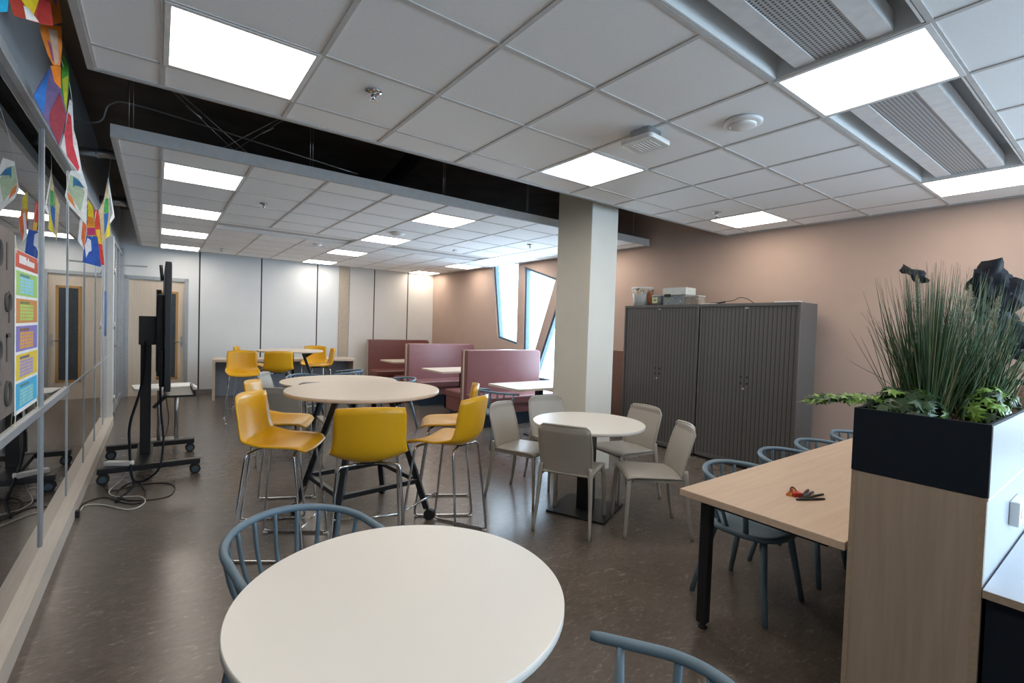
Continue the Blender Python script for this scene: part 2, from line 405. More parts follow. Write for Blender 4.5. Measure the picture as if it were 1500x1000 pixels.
# --- glass partition (left)
GX = -.55
struct(MB().box(GX - .05, -.478, -3.5, 8.44, 0, .11).build('trim_3', 'sill'), 'pale sill running along the foot of the glass wall')
w = MB()
w.box(GX - .06, GX - .01, -3.5, 11.25, 2.615, TOP, 1)                      # spandrel
w.box(GX - .07, GX + .03, -3.5, 11.25, 2.565, 2.615, 0)                    # top rail
for y in (-2.1, -1.1, -.1, .9, 1.9, 2.9, 3.9, 4.9, 5.93, 6.9, 7.9): w.box(GX - .016, GX + (.010 if y < 4 else .004), y - .013, y + .013, .11, 2.565, 0)
w.box(GX - .03, GX + .014, -3.5, 4.9, .905, .95, 0)
w.box(GX - .03, GX + .002, 4.9, 8.5, .915, .94, 0)
w.box(GX - .05, GX + .06, 8.44, 8.55, 0, 2.565, 2)
w.box(GX - .04, GX + .03, 9.50, 9.58, 0, 2.565, 0); w.box(GX - .04, GX + .03, 10.3, 10.34, 0, 2.565, 0); w.box(GX - .06, GX + .05, 11.12, 11.25, 0, 2.7, 0)
w.box(GX - .03, GX + .02, 9.58, 11.2, 0, .10, 0)
struct(w.build('wall_left', ['frame', 'spandrel', 'white'], bevel=.003, seg=1))
ys = [-3.5, -2.1, -1.1, -.1, .9, 1.9, 2.9, 3.9, 4.9, 5.93, 6.9, 7.9, 8.45]
for i, (a, b) in enumerate(zip(ys[:-1], ys[1:])):
    struct(MB().box(GX - .012, GX - .002, a + .014, b - .014, .11, 2.565).build('window_%d' % (6 + i), 'glass'))
for i, (a, b) in enumerate(((9.58, 10.30), (10.34, 11.12))):
    struct(MB().box(GX - .012, GX - .002, a, b, .10, 2.565).build('window_%d' % (18 + i), 'glass'))
d2 = struct(MB().box(GX - .03, GX + .012, 8.56, 8.66, .02, 2.54).box(GX - .03, GX + .012, 9.40, 9.49, .02, 2.54).box(GX - .03, GX + .012, 8.66, 9.40, .02, .14).box(GX - .03, GX + .012, 8.66, 9.40, 2.44, 2.54).build('door_2', 'frame'), 'glass door in the far end of the glass wall')
MB().box(GX - .013, GX - .003, 8.66, 9.40, .14, 2.44).build('pane', 'glass', d2)
h = MB(); h.tube(fillet([(GX + .0, 9.44, 1.03), (GX + .06, 9.44, 1.03), (GX + .06, 9.30, 1.03)], .02), .011, 8); h.build('handle', 'steel', d2)
h = MB(); h.box(GX + .01, GX + .07, 8.60, 8.80, 2.16, 2.22); h.bar((GX + .05, 8.62, 2.19), (GX + .42, 8.58, 2.20), .018, .02); h.build('door_closer', 'steel', d2)
hg = MB()
for z in (.35, 1.35, 2.1): hg.tube([(GX + .066, 8.52, z - .05), (GX + .066, 8.52, z + .05)], .011, 8)
hg.build('hinge', 'steel', d2)
# room seen dimly through the glass
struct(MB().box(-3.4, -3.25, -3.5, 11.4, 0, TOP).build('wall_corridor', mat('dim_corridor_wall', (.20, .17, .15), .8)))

# --- pillar
pl = MB(); pl.box(3.57, 3.965, 3.50, 4.02, 0, TOP)
struct(pl.build('pillar', 'pillar', bevel=.006), 'square grey green pillar between the seating areas', 'pillar')

# --- suspended ceiling islands
X0 = .008; T = .6
def island(name, xl, xr, y0, y1, rows, skip, label):
    """xr(y) gives the right edge; rows = row boundaries; skip = set of (col,row) cells left open"""
    t = MB(); gmb = MB(); cols = [xl] + [X0 + T * k for k in range(0, 10)]
    b = .011
    for ri in range(len(rows) - 1):
        ya, yb = rows[ri], rows[ri + 1]
        for ci in range(len(cols)):
            xa = cols[ci]; xb = cols[ci + 1] if ci + 1 < len(cols) else 99
            if (ci - 1, ri) in skip: continue
            r_ = [min(xb, xr(ya) + .0), min(xb, xr(yb) + .0)]
            if min(r_) - xa < .05: continue
            e = lambda x, s: x + s * b
            q = [(xa + b, ya + b), (r_[0] - b, ya + b), (r_[1] - b, yb - b), (xa + b, yb - b)]
            t.prism(q, .02, 'z', CZ + .003)
    # grid bars
    for ri, y in enumerate(rows):
        lo, hi = xl, xr(y)
        gmb.box(lo, hi, y - b, y + b, CZ - .0015, CZ + .03)
    for ci, x in enumerate(cols):
        if x < xr(rows[0]) - .02:
            for ri in range(len(rows) - 1):
                if (ci - 1, ri) in skip and (ci - 2, ri) in skip and (ci - 1) not in (1, 4, 5, 8) : continue
                gmb.box(x - b, x + b, rows[ri], rows[ri + 1], CZ - .002, CZ + .03)
    o = struct(t.build(name, 'tile', bevel=0), label)
    gmb.build('grid', 'tbar', o)
    e = MB(); x1, x2 = xr(rows[0]), xr(rows[-1])
    e.box(xl - .03, xl, rows[0], rows[-1], CZ - .005, CZ + .085)
    e.box(xl - .03, max(x1, x2), rows[0] - .03, rows[0], CZ - .005, CZ + .085)
    e.box(xl - .03, max(x1, x2), rows[-1], rows[-1] + .03, CZ - .005, CZ + .085)
    e.add([(x1, rows[0], CZ - .005), (x1 + .02, rows[0], CZ - .005), (x2 + .02, rows[-1], CZ - .005), (x2, rows[-1], CZ - .005), (x1, rows[0], CZ + .085), (x1 + .02, rows[0], CZ + .085), (x2 + .02, rows[-1], CZ + .085), (x2, rows[-1], CZ + .085)],
          [(0, 1, 2, 3), (4, 7, 6, 5), (0, 4, 5, 1), (1, 5, 6, 2), (2, 6, 7, 3), (3, 7, 4, 0)])
    e.build('edge', 'fascia', o)
    return o
nrows = [-3.4, -3.023, -2.423, -1.823, -1.223, -.623, -.023, .577, 1.177, 1.777, 2.377, 2.977, 3.25]
# row index of a cell by its lower y
ri_of = {round(y, 3): i for i, y in enumerate(nrows)}
LN = [(0, 2.377), (4, 2.377), (8, 2.377), (0, .577), (4, .577), (8, .577), (0, -1.223), (4, -1.223), (8, -1.223)]
skip = {(c, ri_of[y]) for c, y in LN} | {(c, ri_of[.577]) for c in (1, 2, 3, 5, 6, 7)}
island('ceiling_near', -.27, lambda y: wx(y) - .05, nrows[0], nrows[-1], nrows, skip, 'suspended tiled ceiling island nearest the camera')
frows = [4.42, 4.8, 5.4, 6.0, 6.6, 7.2, 7.8, 8.4, 9.0, 9.6, 10.2, 10.8]
rf = {round(y, 3): i for i, y in enumerate(frows)}
LF = [(c, y) for c in (0, 4, 8) for y in (4.8, 6.6, 8.4, 10.2)]
skip = {(c, rf[y]) for c, y in LF} | {(c, rf[7.2]) for c in (1, 2, 3, 5, 6, 7)}
island('ceiling_far', -.25, lambda y: wx(y) - .07, frows[0], frows[-1], frows, skip, 'suspended tiled ceiling island over the far seating')

# --- lights
def make_light():
    t = thing('ceiling_light', '', 'ceiling light', group='square ceiling lights')
    f = MB(); a = .298; b = .276
    for s in (-1, 1):
        f.box(s * a if s < 0 else b, -b if s < 0 else a, -a, a, -.004, .04); f.box(-b, b, s * a if s < 0 else b, -b if s < 0 else a, -.004, .04)
    f.box(-a, a, -a, a, .04, .05); f.build('frame', 'lampframe', t)
    MB().box(-b, b, -b, b, .0, .012).build('diffuser', 'lamp', t); return t
light0 = make_light(); used = [0]
def put_light(c, y, label):
    loc = (X0 + T * c + .3, y + .3, CZ)
    if not used[0]:
        used[0] = 1; light0.location = loc; light0['label'] = label; return
    dup(light0, loc, 0, label)
near_l = ['square ceiling light nearest the glass wall and the bunting', 'square ceiling light beside the white device, in front of the pillar', 'square ceiling light closest to the pink wall above the cabinets',
          'square ceiling light in the recessed strip near the glass wall, above the camera', 'largest ceiling light at right, between two perforated strips', 'ceiling light at the right edge, at the end of the perforated strip',
          'square ceiling light behind the camera near the glass wall', 'square ceiling light behind the camera in the middle', 'square ceiling light behind the camera near the windows']
for (c, y), lb in zip(LN, near_l): put_light(c, y, lb)
rown = {4.8: 'first', 6.6: 'second', 8.4: 'third', 10.2: 'fourth'}
for c, y in LF:
    cn = {0: 'glass wall row', 4: 'middle row', 8: 'slanted window row'}[c]
    put_light(c, y, 'square light in far ceiling island, %s, %s from front edge' % (cn, rown[y]))

# --- chilled beams
def beam(x0, x1, y0, label):
    t = thing('chilled_beam', label, 'ceiling vent', ((x0 + x1) / 2, y0 + .3, CZ), group='perforated ceiling beams'); L = (x1 - x0) / 2 - .006
    b = MB(); b.box(-L, L, -.285, -.275, .0, .17); b.box(-L, L, .275, .285, 0, .17); b.box(-L, L, -.285, .285, .17, .18); b.box(-L, -L + .01, -.285, .285, .0, .17); b.box(L - .01, L, -.285, .285, .0, .17)
    b.build('housing', 'white', t)
    p = MB(); p.box(-L + .012, L - .012, -.185, -.10, .012, .03); p.box(-L + .012, L - .012, .10, .185, .012, .03)
    p.box(-L + .012, L - .012, -.185, -.175, .03, .09); p.box(-L + .012, L - .012, .175, .185, .03, .09); p.build('plate', 'lampframe', t)
    MB().box(-L + .012, L - .012, -.10, .10, .016, .026).build('perforated_grille', 'perf', t)
beam(.608, 2.408, .577, 'perforated ceiling beam at the top edge, nearest the camera')
beam(3.008, 4.808, .577, 'perforated ceiling beam at right between two square lights')
beam(.608, 2.408, 7.2, 'long vent strip in the far ceiling, left one near the glass wall')
beam(3.008, 4.808, 7.2, 'long vent strip in the far ceiling, right one before the windows')

# --- ceiling devices
def sprinkler(x, y, label):
    t = thing('sprinkler', label, 'sprinkler', (x, y, CZ), group='ceiling sprinklers')
    MB().lathe([(.045, -.001), (.045, -.006), (.025, -.014), (.012, -.016)], 20).build('escutcheon', 'chrome', t)
    h = MB(); h.tube([(0, 0, -.01), (0, 0, -.05)], .010, 8); h.tube([(-.012, 0, -.02), (-.012, 0, -.05)], .003, 6); h.tube([(.012, 0, -.02), (.012, 0, -.05)], .003, 6); h.lathe([(.02, -.05), (.02, -.054)], 12)
    h.build('head', 'chrome', t)
sprinkler(.92, 2.56, 'chrome sprinkler head in the near ceiling, left, between large tiles')
sprinkler(4.56, 2.72, 'small sprinkler head beside the ceiling light above the cabinets')
sprinkler(.90, 5.75, 'sprinkler head in the far ceiling beside the first row of lights')
sprinkler(.90, 10.0, 'sprinkler head in the far ceiling, close to the back wall panels')
sprinkler(4.43, 5.6, 'sprinkler head in the far ceiling just left of the pillar')
def disc(x, y, r, label, name='smoke_detector', cat='smoke detector'):
    t = thing(name, label, cat, (x, y, CZ))
    MB().lathe([(r, -.001), (r, -.010), (r * .9, -.018), (r * .72, -.020)], 32).build('rim', 'lampframe', t)
    MB().lathe([(r * .70, -.012), (r * .70, -.026), (r * .6, -.032), (.01, -.034)], 32).build('cover', 'whiteplastic', t)
disc(2.73, 1.49, .105, 'round white ceiling disc near the perforated beam', 'ceiling_speaker', 'speaker')
disc(2.62, 6.25, .10, 'round grey ceiling disc between lights of the far island', 'ceiling_speaker', 'speaker')
disc(2.05, 8.1, .07, 'small round detector in the far ceiling near the middle row of lights')
t = thing('wireless_access_point', 'square white device hanging just under the near ceiling', 'device', (2.43, 1.95, CZ), .1)
a = MB(); a.prism(rrect(-.115, .115, -.115, .115, .03), .03, 'z', -.085); a.build('body', 'whiteplastic', t, bevel=.008)
a = MB(); a.prism(rrect(-.07, .07, -.07, .07, .01), .06, 'z', -.056); a.build('bracket', 'steel', t)
a = MB()
for i in range(-3, 4): a.box(-.07, .07, i * .022 - .005, i * .022 + .005, -.0865, -.084)
a.build('vent', 'lampframe', t)
t = thing('detector_box', 'small white box on the far ceiling beside a sprinkler', 'device', (3.9, 6.9, CZ))
MB().box(-.03, .03, -.03, .03, -.03, -.001).build('body', 'whiteplastic', t, bevel=.005)

# --- things in the dark gap between the islands
def hanger(x, label, diag=None):
    t = thing('suspension_wire', label, 'wire', (x, 4.45, CZ + .08), group='ceiling suspension wires')
    a = MB(); a.tube([(0, 0, 0), (0, 0, TOP - CZ - .09)], .003, 6); a.tube([(.025, .01, 0), (.02, .0, TOP - CZ - .09)], .0025, 6); a.build('rod', 'steel', t)
    MB().box(-.02, .02, -.02, .02, TOP - CZ - .11, TOP - CZ - .082).build('anchor', 'black', t)
    if diag:
        a = MB(); a.tube([(0, 0, TOP - CZ - .1), (diag, 0, .02)], .003, 6); a.tube([(0, .03, TOP - CZ - .1), (diag * .9, .05, .02)], .0025, 6); a.build('brace', 'steel', t)
        MB().tube([(diag * .45, 0, (TOP - CZ) * .5 - .06), (diag * .58, 0, (TOP - CZ) * .38 - .05)], .008, 8).build('turnbuckle', 'steel', t)
hanger(-.18, 'wire near the glass wall holding the far ceiling, braced to the right', .75)
hanger(1.05, 'wire holding the far ceiling island, with a brace slanting left', -.65)
hanger(2.35, 'thin hanging wire above the middle of the far island edge')
hanger(3.45, 'thin hanging wire just left of the pillar')
hanger(4.75, 'thin hanging wire right of the pillar')
hanger(5.35, 'thin hanging wire closest to the pink wall')
tag(MB().bar((2.35, 6.0, 3.28), (1.95, 3.4, 3.28), .10, .12).build('cable_tray', 'black'), 'black cable tray crossing the dark gap', 'cable tray')
t = tag(MB().tube(bez([(-.53, 5.0, 2.98), (-.42, 4.9, 2.96), (-.35, 4.8, 2.97), (-.30, 4.75, 3.08), (-.12, 4.7, 3.10), (.7, 4.62, 3.0), (1.5, 4.55, 2.90)], 6), .006, 8).build('conduit', 'steel'), 'thin cable running along the dark gap above the far island', 'cable')
for i, (y, z, rr, lb) in enumerate(((5.4, 2.86, .035, 'steel pipe end poking out beside the far island, upper one'), (7.4, 2.84, .05, 'steel pipe end poking out beside the far island, lower one'))):
    a = MB(); a.tube([(-.56, y, z), (-.29, y - .05, z)], rr, 14); a.tube([(-.42, y - .02, z), (-.40, y - .03, z)], rr * 1.2, 14)
    tag(a.build('pipe', 'steel'), lb, 'pipe')

# ================================================================== FURNITURE
# ---- yellow bar stool (sled base); forward = +x
def make_stool():
    t = thing('bar_stool', '', 'bar stool', group='yellow bar stools')
    prof = bez([(.215, -.034), (.17, -.006), (.06, -.002), (-.06, -.014), (-.135, -.012), (-.195, .032), (-.218, .105), (-.232, .20), (-.250, .325)], 3)
    # drop the z of a 3D vector: bez returns Vectors of given length
    n = len(prof) - 1; SZ = .70
    def fn(u, v):
        k = u * n; i = min(int(k), n - 1); f = k - i
        x = prof[i][0] * (1 - f) + prof[i + 1][0] * f; z = prof[i][1] * (1 - f) + prof[i + 1][1] * f
        s = v * 2 - 1; hw = .205 + .022 * math.sin(min(1, u * 1.3) * PI) - .012 * max(0, u - .6)
        rc = 1.0
        if u < .12: rc = 1 - .10 * (1 - u / .12) ** 2
        if u > .93: rc = 1 - .05 * ((u - .93) / .07) ** 2
        hw *= rc
        back = max(0, min(1, (u - .42) / .25))
        return (x + back * .045 * s * s, s * hw, SZ + z + (1 - back) * .018 * s * s + .042 * s * s * math.exp(-((u - .50) / .16) ** 2) - (0.012 * s * s if u > .9 else 0))
    sh = MB().grid(fn, 26, 14).build('shell', 'yellow', t, solid=.013, offset=0)
    fr = MB(); r = .0085
    for s in (-1, 1):
        p = fillet([(-.10, s * .02, SZ - .032), (-.145, s * .175, SZ - .036), (-.215, s * .222, .010), (.235, s * .222, .010), (.150, s * .185, SZ - .036), (.11, s * .02, SZ - .030)], .035, 6)
        fr.tube(p, r, 10)
    fr.build('sled_frame', 'chrome', t)
    MB().tube([(.214, -.212, .215), (.214, .212, .215)], .0075, 10).build('footrest', 'chrome', t)
    g = MB()
    for sx in (-.20, .22):
        for s in (-1, 1): g.box(sx - .015, sx + .015, s * .222 - .011, s * .222 + .011, 0, .006)
    g.build('glide', 'whiteplastic', t)
    b = MB(); b.box(-.13, .14, -.035, .035, SZ - .032, SZ - .012); b.build('bracket', 'black', t, bevel=.004)
    return t
stool0 = make_stool(); su = [0]
def put_stool(x, y, hx, hy, label):
    rz = math.atan2(hy, hx)
    if not su[0]:
        su[0] = 1; stool0.location = (x, y, 0); stool0.rotation_euler = (0, 0, rz); stool0['label'] = label; return stool0
    return dup(stool0, (x, y, 0), rz, label)
put_stool(.665, 3.40, .77, -.52, 'yellow bar stool at the left side of the near high round table')
put_stool(.79, 4.11, .91, -.40, 'yellow bar stool behind the left one at the near high table, mostly hidden')
put_stool(1.05, 2.86, .31, .95, 'yellow bar stool in front of the near high table, back to the camera')
put_stool(1.66, 2.96, -.5, .87, 'yellow bar stool at the right of the near high table, back to the camera')
put_stool(1.94, 3.48, -.86, .5, 'yellow bar stool behind the right one, its seat pointing at the table')
put_stool(1.02, 8.05, -.05, -1, 'yellow bar stool standing apart before the back desk, facing the camera')
put_stool(1.53, 8.30, .1, 1, 'yellow bar stool at the far high table with its back to the camera')
put_stool(1.30, 9.45, .95, -.3, 'yellow bar stool mostly hidden behind the one facing the camera')
put_stool(2.42, 9.66, -.35, -.9, 'yellow bar stool on the far side of the far high table')
put_stool(2.36, 8.98, -1, .12, 'yellow bar stool seen sideways at the right end of the far high table')

# ---- round tops
def disc_top(r, th, z, seg=96):
    return MB().lathe([(r - .004, z - th), (r, z - th + .004), (r, z - .003), (r - .003, z)], seg)
# ---- high round table with slanted black legs and casters
def high_table(x, y, r, z, rz, label, topmat):
    t = thing('high_table', label, 'table', (x, y, 0), rz, 'high round tables')
    tp = disc_top(r, .026, z).build('tabletop', topmat, t)
    for k in range(4):
        a = PI / 4 + k * PI / 2; c, s = math.cos(a), math.sin(a)
        lg = MB(); lg.bar((c * .20, s * .20, z - .045), (c * .505, s * .505, .09), .042, .042, up=(-s, c, 0))
        lg.bar((c * .16, s * .16, z - .034), (c * .40, s * .40, z - .034), .05, .012)
        lg.add([(c * .22, s * .22, z - .04), (c * .38, s * .38, z - .04), (c * .25, s * .25, z - .13)] + [(c * .22 + s * .006, s * .22 - c * .006, z - .04), (c * .38 + s * .006, s * .38 - c * .006, z - .04), (c * .25 + s * .006, s * .25 - c * .006, z - .13)], [(0, 1, 2), (3, 5, 4), (0, 3, 4, 1), (1, 4, 5, 2), (2, 5, 3, 0)])
        l = lg.build('leg', 'black', t, bevel=.003, seg=1)
        w_ = MB(); w_.wheel((c * .525, s * .525, .041), .041, .03, (-s, c, 0)); w_.wheel((c * .525 - s * .024, s * .525 + c * .024, .041), .041, .014, (-s, c, 0)); w_.tube([(c * .512, s * .512, .06), (c * .508, s * .508, .11)], .012, 8)
        w_.build('caster', 'rubber', l)
    for k in range(4):
        a = PI / 4 + k * PI / 2; b = a + PI / 2; q = .43; zz = .30
        MB().bar((math.cos(a) * q, math.sin(a) * q, zz), (math.cos(b) * q, math.sin(b) * q, zz), .034, .034).build('crossbar', 'black', t, bevel=.003, seg=1)
    return t
high_table(1.285, 3.62, .567, .995, math.radians(6), 'high round pale oak table nearest the camera, yellow stools around it', 'oakpale')
high_table(1.83, 8.85, .522, .995, math.radians(25), 'high round pale table far back beside the wall panels', 'oakpale')

# ---- grey plastic chair; forward = +x
def make_grey():
    t = thing('plastic_chair', '', 'chair', group='grey plastic chairs')
    def seat(u, v):
        s = v * 2 - 1; x = .215 - u * .43; hw = .215 - .018 * u
        if u < .12: hw *= 1 - .05 * (1 - u / .12) ** 2
        z = .445 - .012 * (1 - s * s) * math.sin(u * PI) - (.022 * (1 - u / .15) ** 2 if u < .15 else 0) - .012 * u
        return (x, s * hw, z)
    MB().grid(seat, 14, 12).build('seat', 'grey', t, solid=.014, offset=-1)
    def back(u, v):
        s = v * 2 - 1; z = .435 + u * .375; hw = .190 + .010 * math.sin(u * PI)
        if u > .82: 
            k = (u - .82) / .18; hw *= 1 - .16 * k ** 2.6
        x = -.205 - u * .075 - .03 * u * u + .030 * s * s + (.012 if u > .9 else 0)
        if u > .95: z -= .006 * s * s
        return (x, s * hw, z)
    bk = MB().grid(back, 18, 14).build('backrest', 'grey', t, solid=.012, offset=0)
    rim = MB(); pts = [back(u / 16, 0) for u in range(17)] + [back(1, v / 12) for v in range(1, 12)] + [back(1 - u / 16, 1) for u in range(17)]
    rim.tube(pts, .0085, 8); rim.build('rim', 'grey', bk)
    for s in (-1, 1):
        MB().tube(bez([(.185, s * .165, .435), (.205, s * .195, .38), (.215, s * .205, .2), (.225, s * .212, 0)], 4), [.024, .023, .022, .021, .020, .019, .018, .018, .017, .016, .015, .0145, .014], 10, flat=.8).build('leg', 'grey', t)
        MB().tube(bez([(-.205, s * .185, .50), (-.212, s * .192, .40), (-.232, s * .203, .2), (-.268, s * .214, 0)], 4), [.020, .022, .023, .022, .021, .020, .019, .018, .017, .016, .015, .0145, .014], 10, flat=.8).build('leg', 'grey', t)
    r_ = MB()
    for s in (-1, 1): r_.bar((.18, s * .185, .425), (-.20, s * .185, .425), .022, .03)
    r_.bar((.185, -.185, .42), (.185, .185, .42), .022, .026); r_.build('seat_frame', 'grey', t, bevel=.006)
    return t
grey0 = make_grey(); gu = [0]
def put_grey(x, y, hx, hy, label, group='grey plastic chairs'):
    rz = math.atan2(hy, hx)
    if not gu[0]:
        gu[0] = 1; grey0.location = (x, y, 0); grey0.rotation_euler = (0, 0, rz); grey0['label'] = label; return
    dup(grey0, (x, y, 0), rz, label, group)
put_grey(2.64, 3.32, .36, -.93, 'grey plastic chair at the left of the low white round table')
put_grey(3.16, 3.46, -.2, -1, 'grey plastic chair behind the low white table, against the pillar side')
put_grey(2.60, 2.66, .86, .5, 'grey plastic chair in front of the low white table, back to the camera')
put_grey(3.42, 2.86, -.97, .12, 'grey plastic chair right behind the low white table, before the cabinets')
put_grey(3.03, 2.27, -.72, .52, 'grey plastic chair nearest the long oak table, seen from the side')
put_grey(1.36, 6.82, .85, -.45, 'pale lit grey chair at the left of the large round table')
put_grey(1.12, 5.55, .45, .9, 'grey chair with its back to the camera behind the near yellow stools')
put_grey(1.62, 5.32, .1, 1, 'grey chair seen under the near high table, left of the black leg')

# ---- blue spindle chair; forward = +x
def make_spindle():
    t = thing('spindle_chair', '', 'chair', group='blue spindle chairs')
    st = MB(); N_ = 40; R = []
    def outline(a):
        c, s = math.cos(a), math.sin(a); e = .215
        x = e * math.copysign(abs(c) ** .75, c); y = .215 * math.copysign(abs(s) ** .75, s); return x, y
    rings = [(1.0, .412), (1.02, .425), (1.0, .440), (.85, .434), (.5, .428), (.02, .427)]
    vs = [(outline(2 * PI * k / N_)[0] * f, outline(2 * PI * k / N_)[1] * f, z) for f, z in rings for k in range(N_)]
    st.add(vs, [(i * N_ + k, i * N_ + (k + 1) % N_, (i + 1) * N_ + (k + 1) % N_, (i + 1) * N_ + k) for i in range(len(rings) - 1) for k in range(N_)], 0, True)
    st.add(vs[:N_], [tuple(range(N_))[::-1]]); st.add(vs[-N_:], [tuple(range(N_))]); st.build('seat', 'blue', t)
    for sx in (-1, 1):
        for s in (-1, 1):
            MB().tube([(sx * .135, s * .145, .418), (sx * .165 - (.02 if sx < 0 else 0), s * .185, .2), (sx * .195 - (.03 if sx < 0 else 0), s * .215, 0)], [.020, .0175, .014], 12).build('leg', 'blue', t)
    RR = .262
    def rail(a):   # a from -1 (right arm end) through 0 (back) to 1
        th = abs(a) * 1.38; sg = 1 if a > 0 else -1
        L = RR * PI / 2
        d = abs(a) * (L + .17)
        if d < L: q = d / RR; x, y = -RR * math.cos(q), sg * RR * math.sin(q)
        else: x, y = d - L, sg * (RR + (d - L) * .06)
        z = .715 - .055 * min(1, (d / (L + .17)) ** 1.5)
        return Vector((x + .0, y, z))
    pts = [rail(-1 + 2 * i / 48) for i in range(49)]
    MB().tube(pts, [.012] + [.0145] * 47 + [.012], 12).build('top_rail', 'blue', t)
    sp = []
    for k in range(9):
        a = -0.60 + 1.2 * k / 8; p = rail(a); q = Vector((p.x * .72 - .005, p.y * .70, .432))
        m_ = (p + q) / 2; m_ = Vector((m_.x * 1.0, m_.y * 1.0, m_.z)); m_.x += (p.x * .05); m_.y += p.y * .05
        MB().tube(bez([q, m_, p], 4), .0108, 8, flat=.75).build('spindle', 'blue', t)
    for s in (-1, 1):
        p = rail(s * .86); q = Vector((.06, s * .185, .43))
        MB().tube([q, (p + q) / 2 + Vector((.004, s * .006, 0)), p], [.015, .014, .011], 10).build('arm_post', 'blue', t)
    return t
sp0 = make_spindle(); pu = [0]
def put_spindle(x, y, hx, hy, label, group='blue spindle chairs'):
    rz = math.atan2(hy, hx)
    if not pu[0]:
        pu[0] = 1; sp0.location = (x, y, 0); sp0.rotation_euler = (0, 0, rz); sp0['label'] = label; return
    dup(sp0, (x, y, 0), rz, label, group)
put_spindle(.45, 1.87, .22, -.97, 'blue grey spindle chair on the far side of the large white round table')
put_spindle(.80, .62, -.45, .9, 'blue grey spindle chair cut by the bottom edge, right of the white table')
for x, lb in ((2.74, 'blue grey spindle chair at the near end of the long oak table, full legs showing'), (3.40, 'blue grey spindle chair second from the near end of the long oak table'), (3.95, 'blue grey spindle chair third from the near end of the long oak table'),
              (4.60, 'blue grey spindle chair fourth along the long oak table, before the pink wall'), (5.17, 'blue grey spindle chair farthest along the oak table, half hidden by the planter')):
    put_spindle(x, 1.335, 0, -1, lb)
put_spindle(1.72, 7.25, .15, -1, 'blue grey spindle chair behind the large round table, left one')
put_spindle(2.50, 7.95, -.9, .35, 'blue grey spindle chair beyond the round table, beside the first bench')
put_spindle(2.78, 6.50, -.98, -.1, 'blue grey spindle chair at the right of the large round table')
put_spindle(3.46, 5.00, 1, .1, 'blue grey spindle chair at the end of the booth table beside the pillar')

# ---- large white table in front
t = thing('round_table', 'large white round table nearest the camera', 'table', (.578, 1.256, 0), 0, 'low round tables')
disc_top(.456, .026, .737).build('tabletop', 'tabwhite', t)
MB().lathe([(.045, .02), (.045, .70)], 24).build('column', 'black', t); MB().lathe([(.26, 0), (.26, .008), (.24, .016), (.05, .03)], 48).build('base', 'black', t)
MB().lathe([(.16, .700), (.16, .710)], 32).build('mounting_plate', 'black', t)
# ---- low white table by the cabinets
t = thing('round_table', 'low white round table before the pillar, grey chairs around it', 'table', (2.906, 2.808, 0), .42, 'low round tables')
disc_top(.463, .026, .737).build('tabletop', 'tabwhite', t)
MB().box(-.06, .06, -.06, .06, .016, .70).build('column', 'black', t, bevel=.004); MB().box(-.25, .25, -.25, .25, 0, .016).build('base', 'black', t, bevel=.004)
MB().box(-.17, .17, -.17, .17, .70, .711).build('mounting_plate', 'black', t)
# ---- large round table behind
t = thing('round_table', 'large low round pale oak table behind the near high table', 'table', (1.925, 6.332, 0), 0, 'low round tables')
disc_top(.722, .028, .737, 120).build('tabletop', 'oakpale', t)
for k in range(4):
    a = .5 + k * PI / 2; c, s = math.cos(a), math.sin(a)
    MB().bar((c * .25, s * .25, .705), (c * .52, s * .52, 0), .045, .045, up=(-s, c, 0)).build('leg', 'black', t)
MB().box(-.28, .28, -.28, .28, .695, .709).build('mounting_plate', 'black', t)
p = at_z(450, 561, .739)
tag(MB().add([(-.12, -.10, 0), (.16, .02, 0), (-.03, .06, 0), (-.12, -.10, .008), (.16, .02, .008), (-.03, .06, .008)], [(0, 2, 1), (3, 4, 5), (0, 1, 4, 3), (1, 2, 5, 4), (2, 0, 3, 5)]).build('gap_wedge', 'black', loc=(p.x, p.y, .7375)), 'small dark flat piece standing in for a gap in the large low oak table', 'mat')  # black wedge added to stand for a dark triangular opening at the tabletop

# ---- long oak table
t = thing('long_table', 'long oak table with black legs beside the planter', 'table', (2.075, .665, 0))
MB().box(0, 3.25, 0, .705, .704, .737).build('tabletop', ['oak'], t, bevel=.002, seg=1)
for x in (.13, 3.12):
    for y in (.05, .63):
        if x < 1 and y < .3: x = .50
        elif x < 1: x = .13
        l = MB().bar((x, y, .704), (x + (.05 if x < 1 else -.05), y + (.03 if y > .3 else -.0), .03), .05, .05).build('leg', 'black', t, bevel=.004, seg=1)
        MB().lathe([(.014, .02), (.014, .012), (.022, .008), (.022, 0)], 16, x + (.052 if x < 1 else -.052), y + (.03 if y > .3 else 0)).build('foot', 'rubber', l)
a = MB(); a.box(.10, 3.15, .09, .12, .66, .704); a.box(.10, 3.15, .61, .64, .66, .704); a.box(.10, .14, .09, .64, .66, .704); a.build('apron', 'black', t)

